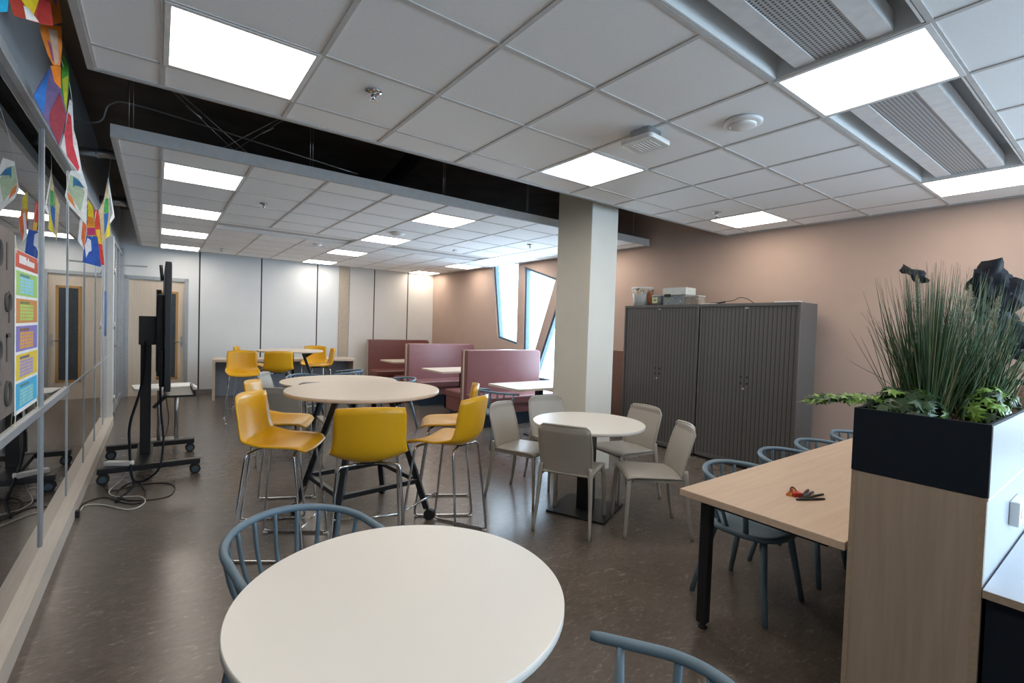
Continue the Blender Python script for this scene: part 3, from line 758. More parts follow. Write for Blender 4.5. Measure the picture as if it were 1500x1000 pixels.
# things on it
PT = .737
c0 = at_z(1163, 724, PT)
def on(px, py): 
    v = at_z(px, py, PT); return v
def marker(p, q, r, m_, label, name='felt_pen', capm=None):
    a, b = on(*p), on(*q); a.z = b.z = PT + r
    d = (b - a).normalized(); t = thing(name, label, 'pen', (a.x, a.y, PT), 0, 'pens on the oak table')
    o = Vector((a.x, a.y, PT))
    MB().tube([a - o, a - o + (b - a) * .62], r, 10).build('barrel', m_, t)
    MB().tube([a - o + (b - a) * .62, b - o - d * .003, b - o], [r * 1.08, r * 1.08, r * .8], 10).build('cap', capm or m_, t)
M['penorange'] = mat('orange_plastic', (.62, .16, .03), .35); M['penyellow'] = mat('amber_plastic', (.72, .36, .05), .35)
M['penred'] = mat('red_plastic', (.50, .03, .02), .35); M['penblack'] = mat('black_plastic', (.012, .012, .014), .3)
M['penbrown'] = mat('brown_plastic', (.12, .06, .06), .4); M['pengrey'] = mat('grey_plastic', (.10, .10, .12), .4)
marker((1153, 726), (1161, 716), .006, 'penorange', 'orange red pen, leftmost in the small pile')
marker((1158, 727), (1165, 719), .006, 'penyellow', 'amber yellow pen next to the red tape in the pile')
marker((1171, 729), (1184, 719), .006, 'penbrown', 'brown pen just right of the red roll')
marker((1177, 729), (1191, 722), .006, 'pengrey', 'grey pen in the middle of the small pile')
marker((1172, 732), (1206, 725), .005, 'penblack', 'black pen, upper of the two long ones')
marker((1167, 733), (1208, 732), .005, 'penblack', 'black pen nearest the table edge, lowest of the pile')
c = on(1167, 727); t = thing('padlock', 'small red lock shaped piece with a dark loop among the pens', 'lock', (c.x, c.y, PT), .9)
MB().box(-.016, .016, -.02, .02, 0, .022).build('body', 'penred', t, bevel=.005)
MB().tube([(.0, -.012, .018)] + [(.03 + .012 * math.sin(k * PI / 8) , -.012 * math.cos(k * PI / 8), .02 + .012 * math.sin(k * PI / 8)) for k in range(9)] + [(.0, .012, .018)], .003, 8).build('shackle', 'penblack', t)

# ---- planter divider
PX0, PX1, PY0, PY1 = 2.08, 5.0, .296, .655
t = thing('planter_divider', 'oak sided divider with a navy planter box on top', 'planter', (PX0, PY0, 0)); D = PY1 - PY0; L = PX1 - PX0
MB().box(0, .02, 0, D, 0, 1.015).build('end_panel', 'oakpanel', t, bevel=.001, seg=1); MB().box(L - .02, L, 0, D, 0, 1.015).build('end_panel', 'oakpanel', t, bevel=.001, seg=1)
MB().box(-.0012, .0195, -.0015, .020, 0, 1.0145).build('edge_strip', 'oakedge', t); MB().box(-.0012, .0195, D - .016, D + .0015, 0, 1.0145).build('edge_strip', 'oakedge', t)
a = MB(); a.box(.02, L - .02, .0, .016, 0, .70); a.build('lower_panel', 'navy', t)
a = MB(); a.box(.02, L - .02, .0, .016, .70, 1.008); a.build('back_panel', 'whitemetal', t)
MB().box(.02, L - .02, D - .016, D, 0, 1.008).build('front_panel', 'oakpanel', t)
b = MB(); z0, z1 = 1.017, 1.247
b.box(-.002, .012, -.003, D + .003, z0, z1); b.box(L - .012, L, -.003, D + .003, z0, z1); b.box(.012, L - .012, D - .009, D + .003, z0, z1); b.box(.012, L - .012, .0, .009, z0, z1); b.box(.012, L - .012, 0, D, z0, z0 + .01)
pb = b.build('planter_box', 'navy', t)
MB().box(.0, L, -.006, -.0025, z0 + .001, z1 - .004).build('box_facing', 'whitemetal', pb)
s = MB()
def soil(u, v):
    return (.012 + u * (L - .024), .012 + v * (D - .024), 1.205 + .012 * math.sin(u * 190) * math.sin(v * 31) + random.uniform(-.006, .006))
s.grid(soil, 180, 24); so = s.build('soil', 'soil', t); so['kind'] = 'stuff'
def socket(x):
    o = MB(); o.box(x, x + .18, -.028, -.0005, .838, .928); k = o.build('socket', 'whiteplastic', t, bevel=.004)
    q = MB(); q.lathe([(.018, .0), (.018, .002)], 20)
    for dx in (.05, .13): 
        q2 = MB(); q2.tube([(x + dx, -.0295, .884), (x + dx, -.0275, .884)], .022, 20); q2.build('outlet', 'lampframe', k)
MB().box(.0, L, -.0045, .004, 1.007, 1.017).build('white_strip', 'whiteplastic', t)
socket(.42)
# ---- desk on the far side of the divider (right edge of the photo)
t = thing('desk', 'white topped desk with oak edge at the right edge, beside the planter', 'desk', (2.06, PY0 - .007, 0))
MB().box(0, 2.6, -.75, 0, .712, .737).build('desktop', 'whitemetal', t); MB().box(-.002, .0, -.75, 0, .7125, .7365).build('edge_band', 'oakedge', t)
MB().box(.03, .05, -.72, -.005, 0, .712).build('side_panel', 'navy', t)
MB().box(2.5, 2.52, -.72, -.005, 0, .712).build('side_panel', 'navy', t)
MB().box(.06, 2.4, -.012, -.004, .30, .70).build('modesty_panel', 'navy', t)

# ---- plants
def leaf_blade(mb, base, tip, bend, w, n=7, mi=0):
    base, tip, bend = Vector(base), Vector(tip), Vector(bend); d = (tip - base); side = d.cross(Vector((0, 0, 1)))
    if side.length < 1e-4: side = Vector((1, 0, 0))
    side = side.normalized(); a = random.uniform(0, PI); side = Quaternion(d.normalized(), a) @ side
    vs = []
    for i in range(n + 1):
        t_ = i / n; p = base.lerp(tip, t_) + bend * math.sin(t_ * PI * .5) ** 2 * t_
        ww = w * (1 - t_) ** .6 * (.6 + .4 * min(1, t_ * 4))
        vs += [p - side * ww, p + side * ww]
    mb.add(vs, [(2 * i, 2 * i + 1, 2 * i + 3, 2 * i + 2) for i in range(n)], mi, True)
def grass_plant(cx, cy, z, nb, h, spread, label, name='grass_plant', m_='grassleaf', wd_=.0022):
    t = thing(name, label, 'plant', (cx, cy, z)); f = MB()
    for _ in range(nb):
        a = random.uniform(0, 2 * PI); r = abs(random.gauss(0, .038)); out = random.random() ** 1.1 * spread; hh = h * random.uniform(.52, 1.0) * (1 - .25 * (out / spread) ** 2)
        b = (r * math.cos(a), r * math.sin(a), 0); k = out
        tip = (b[0] * 1.6 + k * math.cos(a), b[1] * 1.6 + k * math.sin(a), hh)
        drop = random.uniform(0, .10) if random.random() < .25 else 0
        leaf_blade(f, b, tip, (drop * math.cos(a), drop * math.sin(a), -drop * .9), wd_ * random.uniform(.7, 1.3), 8)
    o = f.build('blades', m_, t, solid=.0006, offset=0); o['kind'] = 'stuff'
    f = MB()
    for _ in range(nb // 6):
        a = random.uniform(0, 2 * PI); r = abs(random.gauss(0, .045)); k = random.random() * spread; b = (r * math.cos(a), r * math.sin(a), 0)
        leaf_blade(f, b, (b[0] * 1.6 + k * math.cos(a), b[1] * 1.6 + k * math.sin(a), h * random.uniform(.4, .95)), (0, 0, 0), wd_ * .9, 8)
    o = f.build('dry_blades', 'drygrass', t, solid=.0006, offset=0); o['kind'] = 'stuff'; return t
# tall grass, two clumps
g1 = grass_plant(2.33, .50, 1.215, 420, .60, .13, 'tall dense ornamental grass at the near end of the planter')
g2 = grass_plant(2.56, .43, 1.215, 330, .58, .115, 'tall ornamental grass with cream plumes, behind the first clump')
for k, (dx, dy, hh) in enumerate(((.11, -.05, .46), (-.03, .05, .52), (.02, .02, .50))):
    p = MB(); pts = [Vector((dx * .3, dy * .3, 0)), Vector((dx * .7, dy * .7, hh * .65)), Vector((dx, dy, hh))]
    p.tube(pts, .0015, 6)
    for i in range(220):
        q = random.random(); c_ = pts[1].lerp(pts[2], q); a = random.uniform(0, 2 * PI); r = .013 * math.sin(max(.05, q) * PI) + .003
        e = c_ + Vector((math.cos(a) * r, math.sin(a) * r, .018)); p.tube([c_, e], [.0006, .0004], 3, cap=False)
    p.build('plume', 'plume', g2 if k != 1 else g1)
def lobed(mb, c, n, up, size, mi=0, lobes=5):
    """one lobed ivy-like leaf"""
    n = Vector(n).normalized(); u = Vector(up); u = (u - n * u.dot(n)).normalized(); s = n.cross(u); c = Vector(c)
    hf = [(.36, -.36), (.28, -.06), (.92, .10), (.34, .24), (.46, .66), (.17, .50)]
    pr = [(0, -.08)] + hf + [(0, 1.1)] + [(-a, b) for a, b in hf[::-1]]; K = len(pr)
    vs = [c + n * (size * .10)] + [c + s * (a * size) + u * (b * size) - n * (size * .18 * (a * a + b * b)) for a, b in pr]
    mb.add(vs, [(0, i, i % K + 1) for i in range(1, K + 1)], mi, False)
def ivy(cx, cy, z, spots, label, m_='ivy', lm='ivylight', sz=.030, n=150, rad=(.2, .12, .10), lf_=.12):
    t = thing('ivy_plant', label, 'plant', (cx, cy, z)); a = MB(); b = MB(); st = MB()
    for i in range(n):
        th = random.uniform(0, 2 * PI); ph = random.uniform(0.05, 1.3); r = random.uniform(.75, 1.05)
        nn = Vector((math.cos(th) * math.cos(ph), math.sin(th) * math.cos(ph), math.sin(ph)))
        p = Vector((nn.x * rad[0] * r, nn.y * rad[1] * r, nn.z * rad[2] * r))
        nn = (nn + Vector((random.uniform(-.5, .5), random.uniform(-.5, .5), random.uniform(-.3, .5)))).normalized()
        lobed(b if random.random() < lf_ else a, p, nn, (nn.x, nn.y, -.6 + random.uniform(-.5, .5)), sz * random.uniform(.7, 1.25))
        if i % 4 == 0: st.tube([(p.x * .2, p.y * .2, 0), (p.x * .7, p.y * .7, p.z * .8), p], .0012, 5)
    for path in spots:
        P = bez(path, 5); st.tube(P, .0016, 6)
        for i, p in enumerate(P):
            for s in (-1, 1, 0):
                if random.random() < .85:
                    lobed(b if random.random() < .55 else a, p + Vector((random.uniform(-.012, .012), s * .012, random.uniform(0, .014))), (random.uniform(-.6, .2), random.uniform(-.6, .4), .8), (-.8, s * .8, -.5), sz * random.uniform(.6, 1.0))
    st.build('stems', 'stem', t)
    o = a.build('leaves', m_, t, solid=.0006, offset=0); o['kind'] = 'stuff'; o = b.build('new_leaves', lm, t, solid=.0006, offset=0); o['kind'] = 'stuff'; return t
ivy(2.26, .55, 1.215, [[(-.02, .04, .06), (-.10, .14, .06), (-.10, .22, .045), (-.10, .30, .02)], [(0, .05, .05), (-.12, .10, .06), (-.16, .16, .05), (-.14, .24, .03)]], 'dark ivy trailing over the left corner of the planter', sz=.036, n=170, rad=(.15, .12, .11), lf_=.14)
ivy(2.50, .37, 1.215, [], 'bright green leafy plant in front of the grass', sz=.036, n=170, rad=(.13, .06, .13), m_='ivy', lm='ivylight', lf_=.6)
# dark leaved plant
def ruffle_leaf(mb, c, n, size, seedk):
    n = Vector(n).normalized(); u = n.orthogonal().normalized(); s = n.cross(u); c = Vector(c); K = 26; vs = [c]
    for ring, f in ((1, .5), (2, 1.0)):
        for k in range(K):
            a = 2 * PI * k / K; r = size * f * (1 + .09 * math.sin(a * 8 + seedk) + .14 * math.cos(a * 2 + seedk))
            wv = size * .14 * f * math.sin(a * 4 + seedk * 2)
            vs.append(c + u * (math.cos(a) * r) + s * (math.sin(a) * r * .75) + n * (wv - size * .12 * f * f))
    fs = [(0, 1 + k, 1 + (k + 1) % K) for k in range(K)] + [(1 + k, 1 + K + k, 1 + K + (k + 1) % K, 1 + (k + 1) % K) for k in range(K)]
    mb.add(vs, fs, 0, True)
def dark_plant(cx, cy, z, leaves, label, name='dark_leaf_plant'):
    t = thing(name, label, 'plant', (cx, cy, z))
    for i, (x, y, h_, sz, n) in enumerate(leaves):
        st = MB(); st.tube(bez([(random.uniform(-.02, .02), random.uniform(-.02, .02), -.01), (x * .35, y * .35, h_ * .55), (x, y, h_)], 6), .0055, 7)
        l = MB(); ruffle_leaf(l, (x, y, h_), n, sz, i * 1.7)
        lo = l.build('leaf', 'darkleaf', t, solid=.0012, offset=0); st.build('stem', 'stem', lo)
dark_plant(2.50, .56, 1.205, [(-.05, .03, .57, .062, (-.35, -.45, .8)), (.12, -.05, .30, .05, (-.5, -.5, .7))], 'single dark ruffled bloom rising above the left grass')
dark_plant(2.95, .46, 1.205, [(-.05, -.02, .58, .10, (-.6, -.7, .3)), (.04, -.07, .52, .11, (-.5, -.7, .4)), (.18, -.02, .60, .08, (-.4, -.6, .6)), (-.04, -.05, .42, .12, (-.5, -.6, .6)), (.10, -.06, .38, .13, (-.4, -.6, .7)), (.27, .0, .48, .12, (-.4, -.6, .6)), (.22, -.10, .28, .10, (-.4, -.5, .7))], 'large dark leaved plant at the right edge of the photo')
t = thing('striped_leaf_plant', 'plant with long pale striped leaves at the right of the planter', 'plant', (2.74, .40, 1.205)); f = MB()
for k in range(46):
    a = random.uniform(-PI, PI); o_ = random.uniform(.05, .20); h_ = random.uniform(.10, .30)
    leaf_blade(f, (.03 * math.cos(a), .03 * math.sin(a), 0), (o_ * math.cos(a), o_ * math.sin(a) * .6, h_), (0, 0, -.05), random.uniform(.006, .012), 8)
o = f.build('leaves', 'varieg', t, solid=.0008, offset=0); o['kind'] = 'stuff'
ivy(3.15, .42, 1.21, [], 'low green leaves at the foot of the dark leaved plant', sz=.034, n=90, rad=(.20, .07, .06), lf_=.3)

# ---- tambour cabinets
def cabinet(y0, y1, label):
    t = thing('tambour_cabinet', label, 'cabinet', (5.29, y0, 0), 0, 'dark grey tambour cabinets'); Wd = y1 - y0; dp = .40; H = 1.862
    b = MB(); b.box(0, dp, 0, .022, .03, H); b.box(0, dp, Wd - .022, Wd, .03, H); b.box(0, dp, .022, Wd - .022, H - .035, H); b.box(0, dp, .022, Wd - .022, .03, .075); b.box(dp - .01, dp, .02, Wd - .02, .05, H - .03)
    b.build('body', 'cab', t, bevel=.002, seg=1)
    MB().box(.02, dp - .02, .01, Wd - .01, 0, .03).build('plinth', 'black', t)
    for k in (0, 1):
        a, c = (.026, Wd / 2 - .0015) if k == 0 else (Wd / 2 + .0015, Wd - .026)
        d = MB(); d.box(.012, .02, a, c, .078, H - .038)
        dr = d.build('door', 'tamb', t)
        hy = (Wd / 2 - .05) if k == 0 else (Wd / 2 + .02); g = MB()
        for zz in (.96, 1.03):
            g.tube([(.009, hy + .015, zz), (.0125, hy + .015, zz)], .013, 14)
        g.build('finger_hole', 'penblack', dr)
    MB().tube([(.004, Wd / 2 + .004, .90), (.013, Wd / 2 + .004, .90)], .012, 14).build('lock', 'steel', t)
    MB().box(.006, .012, Wd / 2 - .02, Wd / 2 + .02, H - .062, H - .045).build('label_plate', 'steel', t)
cabinet(2.185, 3.315, 'right tambour cabinet, dark grey, nearer the long oak table')
cabinet(3.335, 4.485, 'left tambour cabinet, dark grey, beside the pillar')
CT = 1.862
t = thing('bucket', 'clear round tub full of coloured bits at the left on the cabinet', 'tub', (5.45, 4.31, CT))
M['bits'] = splash('mixed_bits', [(.06, .05, .06), (.55, .40, .22), (.62, .60, .58), (.20, .18, .25), (.50, .22, .08)], 22, interp='CONSTANT')
MB().lathe([(.12, .0), (.15, .25), (.147, .252), (.118, .004)], 36).build('wall', 'clear', t)
MB().lathe([(.119, .004), (.149, .235), (.06, .25)], 36).build('contents', 'bits', t); MB().lathe([(.152, .24), (.156, .244), (.156, .256), (.150, .258)], 36).build('rim', 'whiteplastic', t)
t = thing('hand_puppet', 'orange brown leaf shaped piece leaning beside the tub', 'toy', (5.40, 4.135, CT))
def lf(u, v):
    s = v * 2 - 1; w_ = .055 * math.sin(min(1, u * 1.05) * PI) + .006; return (.01 * s * s - .05 * u, s * w_, .004 + u * .21)
MB().grid(lf, 10, 6).build('body', mat('orange_brown', (.36, .11, .035), .7, var=.3), t, solid=.006)
t = thing('storage_tub', 'small grey tub with a yellow label on the cabinet', 'tub', (5.46, 4.03, CT))
MB().lathe([(.10, 0), (.115, .125), (.112, .127), (.0985, .003)], 36).build('wall', mat('grey_frost', (.20, .20, .21), .3), t); MB().lathe([(.119, .122), (.121, .126), (.121, .138), (.112, .142), (.01, .142)], 36).build('lid', 'clear', t)
lb = MB()
for i in range(5):
    pass
lb.box(-.112, -.109, -.04, .04, .03, .11); lo = lb.build('paper_label', mat('pale_yellow_paper', (.66, .68, .40), .7), t)
w_ = MB(); w_.box(-.1135, -.112, -.022, -.010, .055, .085); w_.box(-.1135, -.112, -.004, .008, .055, .085); w_.box(-.1135, -.112, .014, .022, .055, .085); w_.build('lettering', mat('olive_ink', (.25, .30, .05), .7), lo)
t = thing('storage_box', 'clear box with white lid and black clip on the cabinet', 'box', (5.46, 3.72, CT))
MB().box(-.10, .10, -.15, .19, 0, .13).build('tray', splash('clear_box_contents', [(.10, .14, .12), (.30, .36, .30), (.16, .18, .26), (.5, .52, .5)], 16), t, bevel=.01)
MB().box(-.11, .11, -.155, .195, .13, .225).build('lid', mat('pale_white_plastic', (.62, .64, .62), .4), t, bevel=.008)
MB().box(-.118, -.108, .07, .16, .105, .145).build('clip', 'penblack', t, bevel=.003)
t = thing('storage_box', 'low clear box right of the white lidded one on the cabinet', 'box', (5.40, 3.475, CT))
MB().box(-.07, .08, -.10, .08, 0, .10).build('tray', splash('clear_box_bits', [(.35, .30, .24), (.22, .18, .16), (.45, .44, .36)], 20), t, bevel=.006); MB().box(-.075, .085, -.105, .085, .10, .115).build('lid', 'clear', t, bevel=.003)
tag(MB().box(5.33, 5.55, 3.16, 3.36, CT + .001, CT + .010).build('paper_stack', 'paper'), 'flat white papers on the cabinets', 'paper')
t = thing('headset', 'black stick with a thin cable lying on the right cabinet', 'tool', (5.42, 3.10, CT))
MB().tube(bez([(0, .16, .012), (-.01, .06, .016), (0, -.02, .028)], 5), [.010] * 10 + [.014], 10).build('body', 'penblack', t)
MB().tube(bez([(0, -.02, .03), (.01, -.12, .045), (.0, -.20, .075), (0, -.29, .055), (.02, -.36, .004)], 6), .004, 8).build('cable', 'penblack', t)
tag(MB().box(5.31, 5.40, 2.22, 2.46, CT + .001, CT + .012).build('paper_strip', 'paper'), 'white strip lying on the right cabinet, near its outer corner', 'paper')

# ---- booths: benches and tables
def bench(y, back, length, label, lm, first):
    """y = front face of the back panel; seat towards -y; if back, a second seat on the far side"""
    x0 = 3.84; t = thing('booth_bench', label, 'bench', (x0, y, 0), 0, 'high backed booth benches'); L_ = length; th = .20 if back else .14
    b = MB(); 
    # rounded upholstered back: profile in (x,z)
    poly = [(0, .30)] + [(0, .30)] + arc(.0 + .02, 1.135 - .02, .02, PI, PI / 2, 4) + arc(L_ - .07, 1.135 - .07, .07, PI / 2, 0, 6) + [(L_, .30)]
    poly = poly[1:]
    b.prism(poly, th, 'y', 0.0); b.build('backrest', lm, t, bevel=.03, seg=4)
    MB().box(-.006, .002, th * .5 - .022, th * .5 + .022, .02, 1.12).build('wood_edge', 'oakpale', t)
    MB().box(.02, .06, .02, th - .02, .02, .34).build('end_board', lm, t)
    s = MB(); s.box(.0, L_, -.50, .02, .33, .46); s.build('seat', lm, t, bevel=.03, seg=4)
    sd = MB(); sd.box(.002, .05, -.47, .0, .14, .34); sd.box(.002, L_, -.47, -.43, .20, .34); sd.build('seat_base', lm, t)
    if back:
        s = MB(); s.box(-.0, L_, th - .02, th + .50, .33, .46); s.build('seat', 'maroon', t, bevel=.03, seg=4)
        sd = MB(); sd.box(.0, .05, th, th + .49, .14, .34); sd.box(.0, L_, th + .44, th + .49, .14, .34); sd.build('seat_base', 'maroon', t)
    p = MB(); p.box(.06, L_ - .02, -.38, th + (.40 if back else -.02), 0, .22); p.build('plinth', 'plinth', t)
    return t
bench(6.32, True, 1.47, 'nearest mauve booth bench, its high back beside the slanted windows', 'daylit', 1)
bench(8.47, True, 1.47, 'middle mauve booth bench with high back', 'daylit', 0)
bench(10.60, False, 1.50, 'farthest brown red booth bench against the back wall', 'maroon', 0)
def booth_table(x0, x1, y0, y1, label):
    t = thing('booth_table', label, 'table', (x0, y0, 0), 0, 'booth tables'); a, b = x1 - x0, y1 - y0
    MB().prism(rrect(0, a, 0, b, .03), .028, 'z', .709).build('tabletop', 'oakpale', t)
    for x in (.62, a - .25):
        p = MB(); p.box(x - .04, x + .04, b / 2 - .04, b / 2 + .04, .02, .709); l = p.build('post', 'black', t)
        MB().box(x - .05, x + .05, .10, b - .10, 0, .02).build('foot', 'black', l)
booth_table(3.60, 5.25, 4.68, 5.38, 'booth table nearest the camera, beside the pillar')
booth_table(3.76, 5.25, 6.98, 7.75, 'booth table between the near and the middle bench')
booth_table(3.80, 5.25, 9.10, 9.82, 'booth table before the farthest bench')

# ---- desk along the back wall
t = thing('console_desk', 'low wide console desk with wooden top along the back wall', 'desk', (.80, 10.2, 0), BR)
MB().box(0, 2.55, 0, .60, .70, .745).build('desktop', 'oakpale', t); MB().box(0, .045, 0, .60, 0, .70).build('side_panel', 'oakpale', t); MB().box(2.505, 2.55, 0, .60, 0, .70).build('side_panel', 'oakpale', t)
MB().box(.045, 2.505, .55, .58, 0, .70).build('back_panel', mat('blue_grey_board', (.30, .34, .40), .5), t)

# ---- screen on a wheeled cart
t = thing('screen_cart', 'black wheeled cart carrying the large screen beside the glass wall', 'cart', (0, 5.95, 0))
for s in (-1, 1):
    l = MB(); l.box(-.42, .34, s * .46 - .035, s * .46 + .035, .095, .145); lo = l.build('base_leg', 'black', t, bevel=.004)
    for x in (-.38, .30):
        w_ = MB(); w_.wheel((x, s * .46 - .022, .045), .045, .022, (0, 1, 0)); w_.wheel((x, s * .46 + .022, .045), .045, .022, (0, 1, 0)); w_.tube([(x, s * .46, .05), (x, s * .46, .096)], .014, 8); w_.box(x - .03, x + .03, s * .46 - .012, s * .46 + .012, .055, .092)
        wo = w_.build('caster', 'rubber', lo)
        MB().wheel((x, s * .46 - .035, .045), .028, .006, (0, 1, 0)).wheel((x, s * .46 + .035, .045), .028, .006, (0, 1, 0)).build('hub', 'bluehub', wo)
a = MB(); a.box(-.16, -.03, -.43, .43, .095, .14); a.build('crossbar', 'black', t)
a = MB(); a.box(-.135, -.05, -.07, .07, .14, 1.34); a.build('column', 'black', t, bevel=.004)
a = MB(); a.box(-.15, -.015, -.10, .10, 1.22, 1.50); a.build('bracket_box', 'black', t, bevel=.006)
a = MB(); a.box(-.015, .025, -.35, -.27, .98, 1.75); a.box(-.015, .025, .27, .35, .98, 1.75); a.box(-.02, .0, -.35, .35, 1.28, 1.42); a.build('wall_mount', 'black', t)
a = MB(); a.box(.05, .30, -.42, .20, .735, .755); a.box(.28, .30, -.42, .20, .755, .80); a.build('tray', 'black', t, bevel=.003)
a = MB(); a.bar((-.03, -.1, .60), (.10, -.1, .745), .03, .03); a.build('tray_arm', 'black', t)
t = thing('flat_screen', 'large flat screen on the black cart, seen edge on', 'screen', (0.045, 5.95, 0))
a = MB(); a.box(0, .045, -.965, .965, .86, 1.965); a.build('panel', 'black', t, bevel=.005)
MB().box(.0452, .047, -.945, .945, .885, 1.945).build('glass_front', mat('screen_glass', (.008, .009, .011), .12), t)
a = MB(); a.box(-.055, .001, -.55, .55, .95, 1.70); a.box(-.035, .001, -.8, .8, .88, 1.2); a.build('back_housing', 'penblack', t, bevel=.012)
a = MB(); a.tube([(-.02, -.95, 1.80), (-.03, -.95, 1.93)], .012, 8); a.build('clip', 'black', t)

# cables of the cart
def cable(name, pts, r, m_, label, n=8): return tag(MB().tube(bez(pts, n), r, 8).build(name, m_), label, 'cable', 'cables at the screen cart')
def fl(px, py, z=.006): 
    v = at_z(px, py, z); return (v.x, v.y, z)
cable('cable', [(-.10, 5.82, 1.25), (-.12, 5.72, .85), (-.20, 5.66, .5), (-.20, 5.6, .28), (-.18, 5.38, .10), (-.16, 5.3, .012), fl(170, 735, .008)], .011, 'navy', 'thick dark cable hanging left of the cart column')
cable('cable', [(.02, 5.6, .92), (.03, 5.58, .6), (.05, 5.5, .35), (.02, 5.36, .12), fl(212, 703, .012), fl(196, 705, .012)], .009, 'navy', 'dark blue cable looping right of the cart column')
cable('cable', [(.05, 6.1, .86), (.08, 6.1, .6), (.10, 6.2, .4), (.06, 6.2, .2), (.02, 6.2, .148)], .004, 'penblack', 'thin black cable hanging from the screen')
cable('cable', [fl(112, 755), fl(122, 737), fl(155, 728), fl(185, 737), fl(208, 735), fl(213, 720), fl(200, 705), fl(178, 714), fl(172, 727), fl(200, 733), fl(245, 727), fl(256, 713), fl(240, 707), fl(205, 710), fl(160, 718), fl(152, 704)], .005, 'penblack', 'black cable coiled on the floor before the cart')
cable('cable', [fl(117, 748, .007), fl(125, 740, .007), fl(150, 739, .007), fl(190, 746, .007), fl(212, 736, .007), fl(205, 727, .016), fl(170, 727, .007), fl(160, 719, .007), fl(180, 700, .02), (-.24, 5.50, .10)], .005, 'cablewhite', 'white cable curling from the sill to the power strip')
pa = (-.26, 5.58, .145)
t = thing('power_strip', 'white power strip lying on the cart base', 'power strip', (-.27, 5.52, .146), -.5)
MB().box(-.11, .11, -.03, .03, 0, .04).build('body', 'whiteplastic', t, bevel=.008)
q = MB()
for k in range(4): q.tube([(-.08 + k * .05, 0, .0385), (-.08 + k * .05, 0, .041)], .018, 16)
q.build('outlet', 'lampframe', t)
p = fl(113, 757, 0); t = thing('plug', 'black plug at the sill by the end of the cables', 'plug', (p[0] - .005, p[1], 0)); MB().box(-.012, .02, -.025, .025, 0, .05).build('body', 'penblack', t, bevel=.006)

# small table behind the screen
t = thing('side_table', 'small pale topped table with steel legs behind the screen', 'table', (.07, 7.1, 0), .1)
MB().prism(rrect(-.30, .30, -.24, .24, .04), .022, 'z', .645).build('tabletop', 'white', t)
for x in (-.05, .12):
    MB().tube([(x, 0, .02), (x, 0, .645)], .022, 14).build('leg', 'steel', t)
MB().lathe([(.20, 0), (.20, .008), (.06, .018)], 36).build('base', 'steel', t)
tag(MB().box(-.08, .20, -.15, .10, 0, .012).build('paper_stack', 'paper', loc=(.15, 7.05, .668)), 'white papers on the small table behind the screen', 'paper')

# ---- poster on the glass
t = thing('poster', 'colourful striped poster hanging on the glass wall', 'poster', (GX + .001, 3.235, 0))
py0, py1, z0, z1 = 0, .535, 1.0, 1.80
MB().box(0, .002, py0, py1, z0, z1).build('sheet', 'paper', t)
def band(za, zb, col, m2, name):
    o = MB().box(.002, .0028, py0 + .02, py1 - .02, za, zb).build('colour_band', mat(name, col, .6, var=.05), t)
    # table of little blocks
    bmb = MB(); zz = zb - .045
    rws = 5; 
    for r_ in range(rws):
        for c_ in range(6):
            bmb.box(.0028, .0034, py0 + .10 + c_ * .052, py0 + .145 + c_ * .052, za + .012 + r_ * .017, za + .025 + r_ * .017)
    bmb.build('text_block', mat(name + '_block', m2, .6, var=.1), o)
    tl = MB(); x = .10
    for k in range(8):
        wv = random.uniform(.012, .026); tl.box(.0028, .0034, py0 + x, py0 + x + wv, zb - .026, zb - .012); x += wv + .007
    tl.build('heading', mat(name + '_head', tuple(c * .35 for c in m2), .6), o)
o = MB().box(.002, .0028, py0 + .005, py1 - .005, 1.715, z1 - .003).build('header', mat('red_header', (.55, .07, .03), .6), t)
hd = MB(); x = .08
for k in range(12):
    wv = random.uniform(.016, .028); hd.box(.0028, .0034, x, x + wv, 1.738, 1.738 + random.choice((.028, .040))); x += wv + .006
hd.build('heading', 'paper', o)
band(1.58, 1.70, (.35, .60, .16), (.25, .62, .80), 'green_band'); band(1.445, 1.565, (.62, .25, .06), (.40, .62, .14), 'orange_band'); band(1.305, 1.43, (.22, .18, .50), (.75, .36, .03), 'violet_band')
band(1.165, 1.29, (.75, .55, .03), (.34, .28, .60), 'yellow_band'); band(1.02, 1.15, (.05, .42, .70), (.30, .62, .60), 'blue_band')
a = MB()
for y, z, s in ((0, z1, 1), (py1, z1, 1), (0, z0, -1), (py1, z0, -1)): a.bar((.003, y + (.02 if y == 0 else -.02), z - s * .02), (.003, y + (-.01 if y == 0 else .01), z + s * .06), .014, .001, up=(1, 0, 0))
a.build('tape', mat('clear_tape', (.62, .60, .40), .4), t)
# second, smaller blue poster on the glass near the door
t = thing('poster', 'narrow blue notice on the glass wall close to the glass door', 'poster', (GX + .001, 8.0, 0))
MB().box(0, .002, 0, .26, 1.22, 1.80).build('sheet', mat('blue_notice', (.05, .14, .40), .6, var=.4, scale=9), t)
n_ = MB()
for k in range(7): n_.box(.002, .0028, .03 + .03 * k, .05 + .03 * k, 1.24, 1.24 + random.uniform(.05, .09))
n_.build('lettering', 'penblack', t)
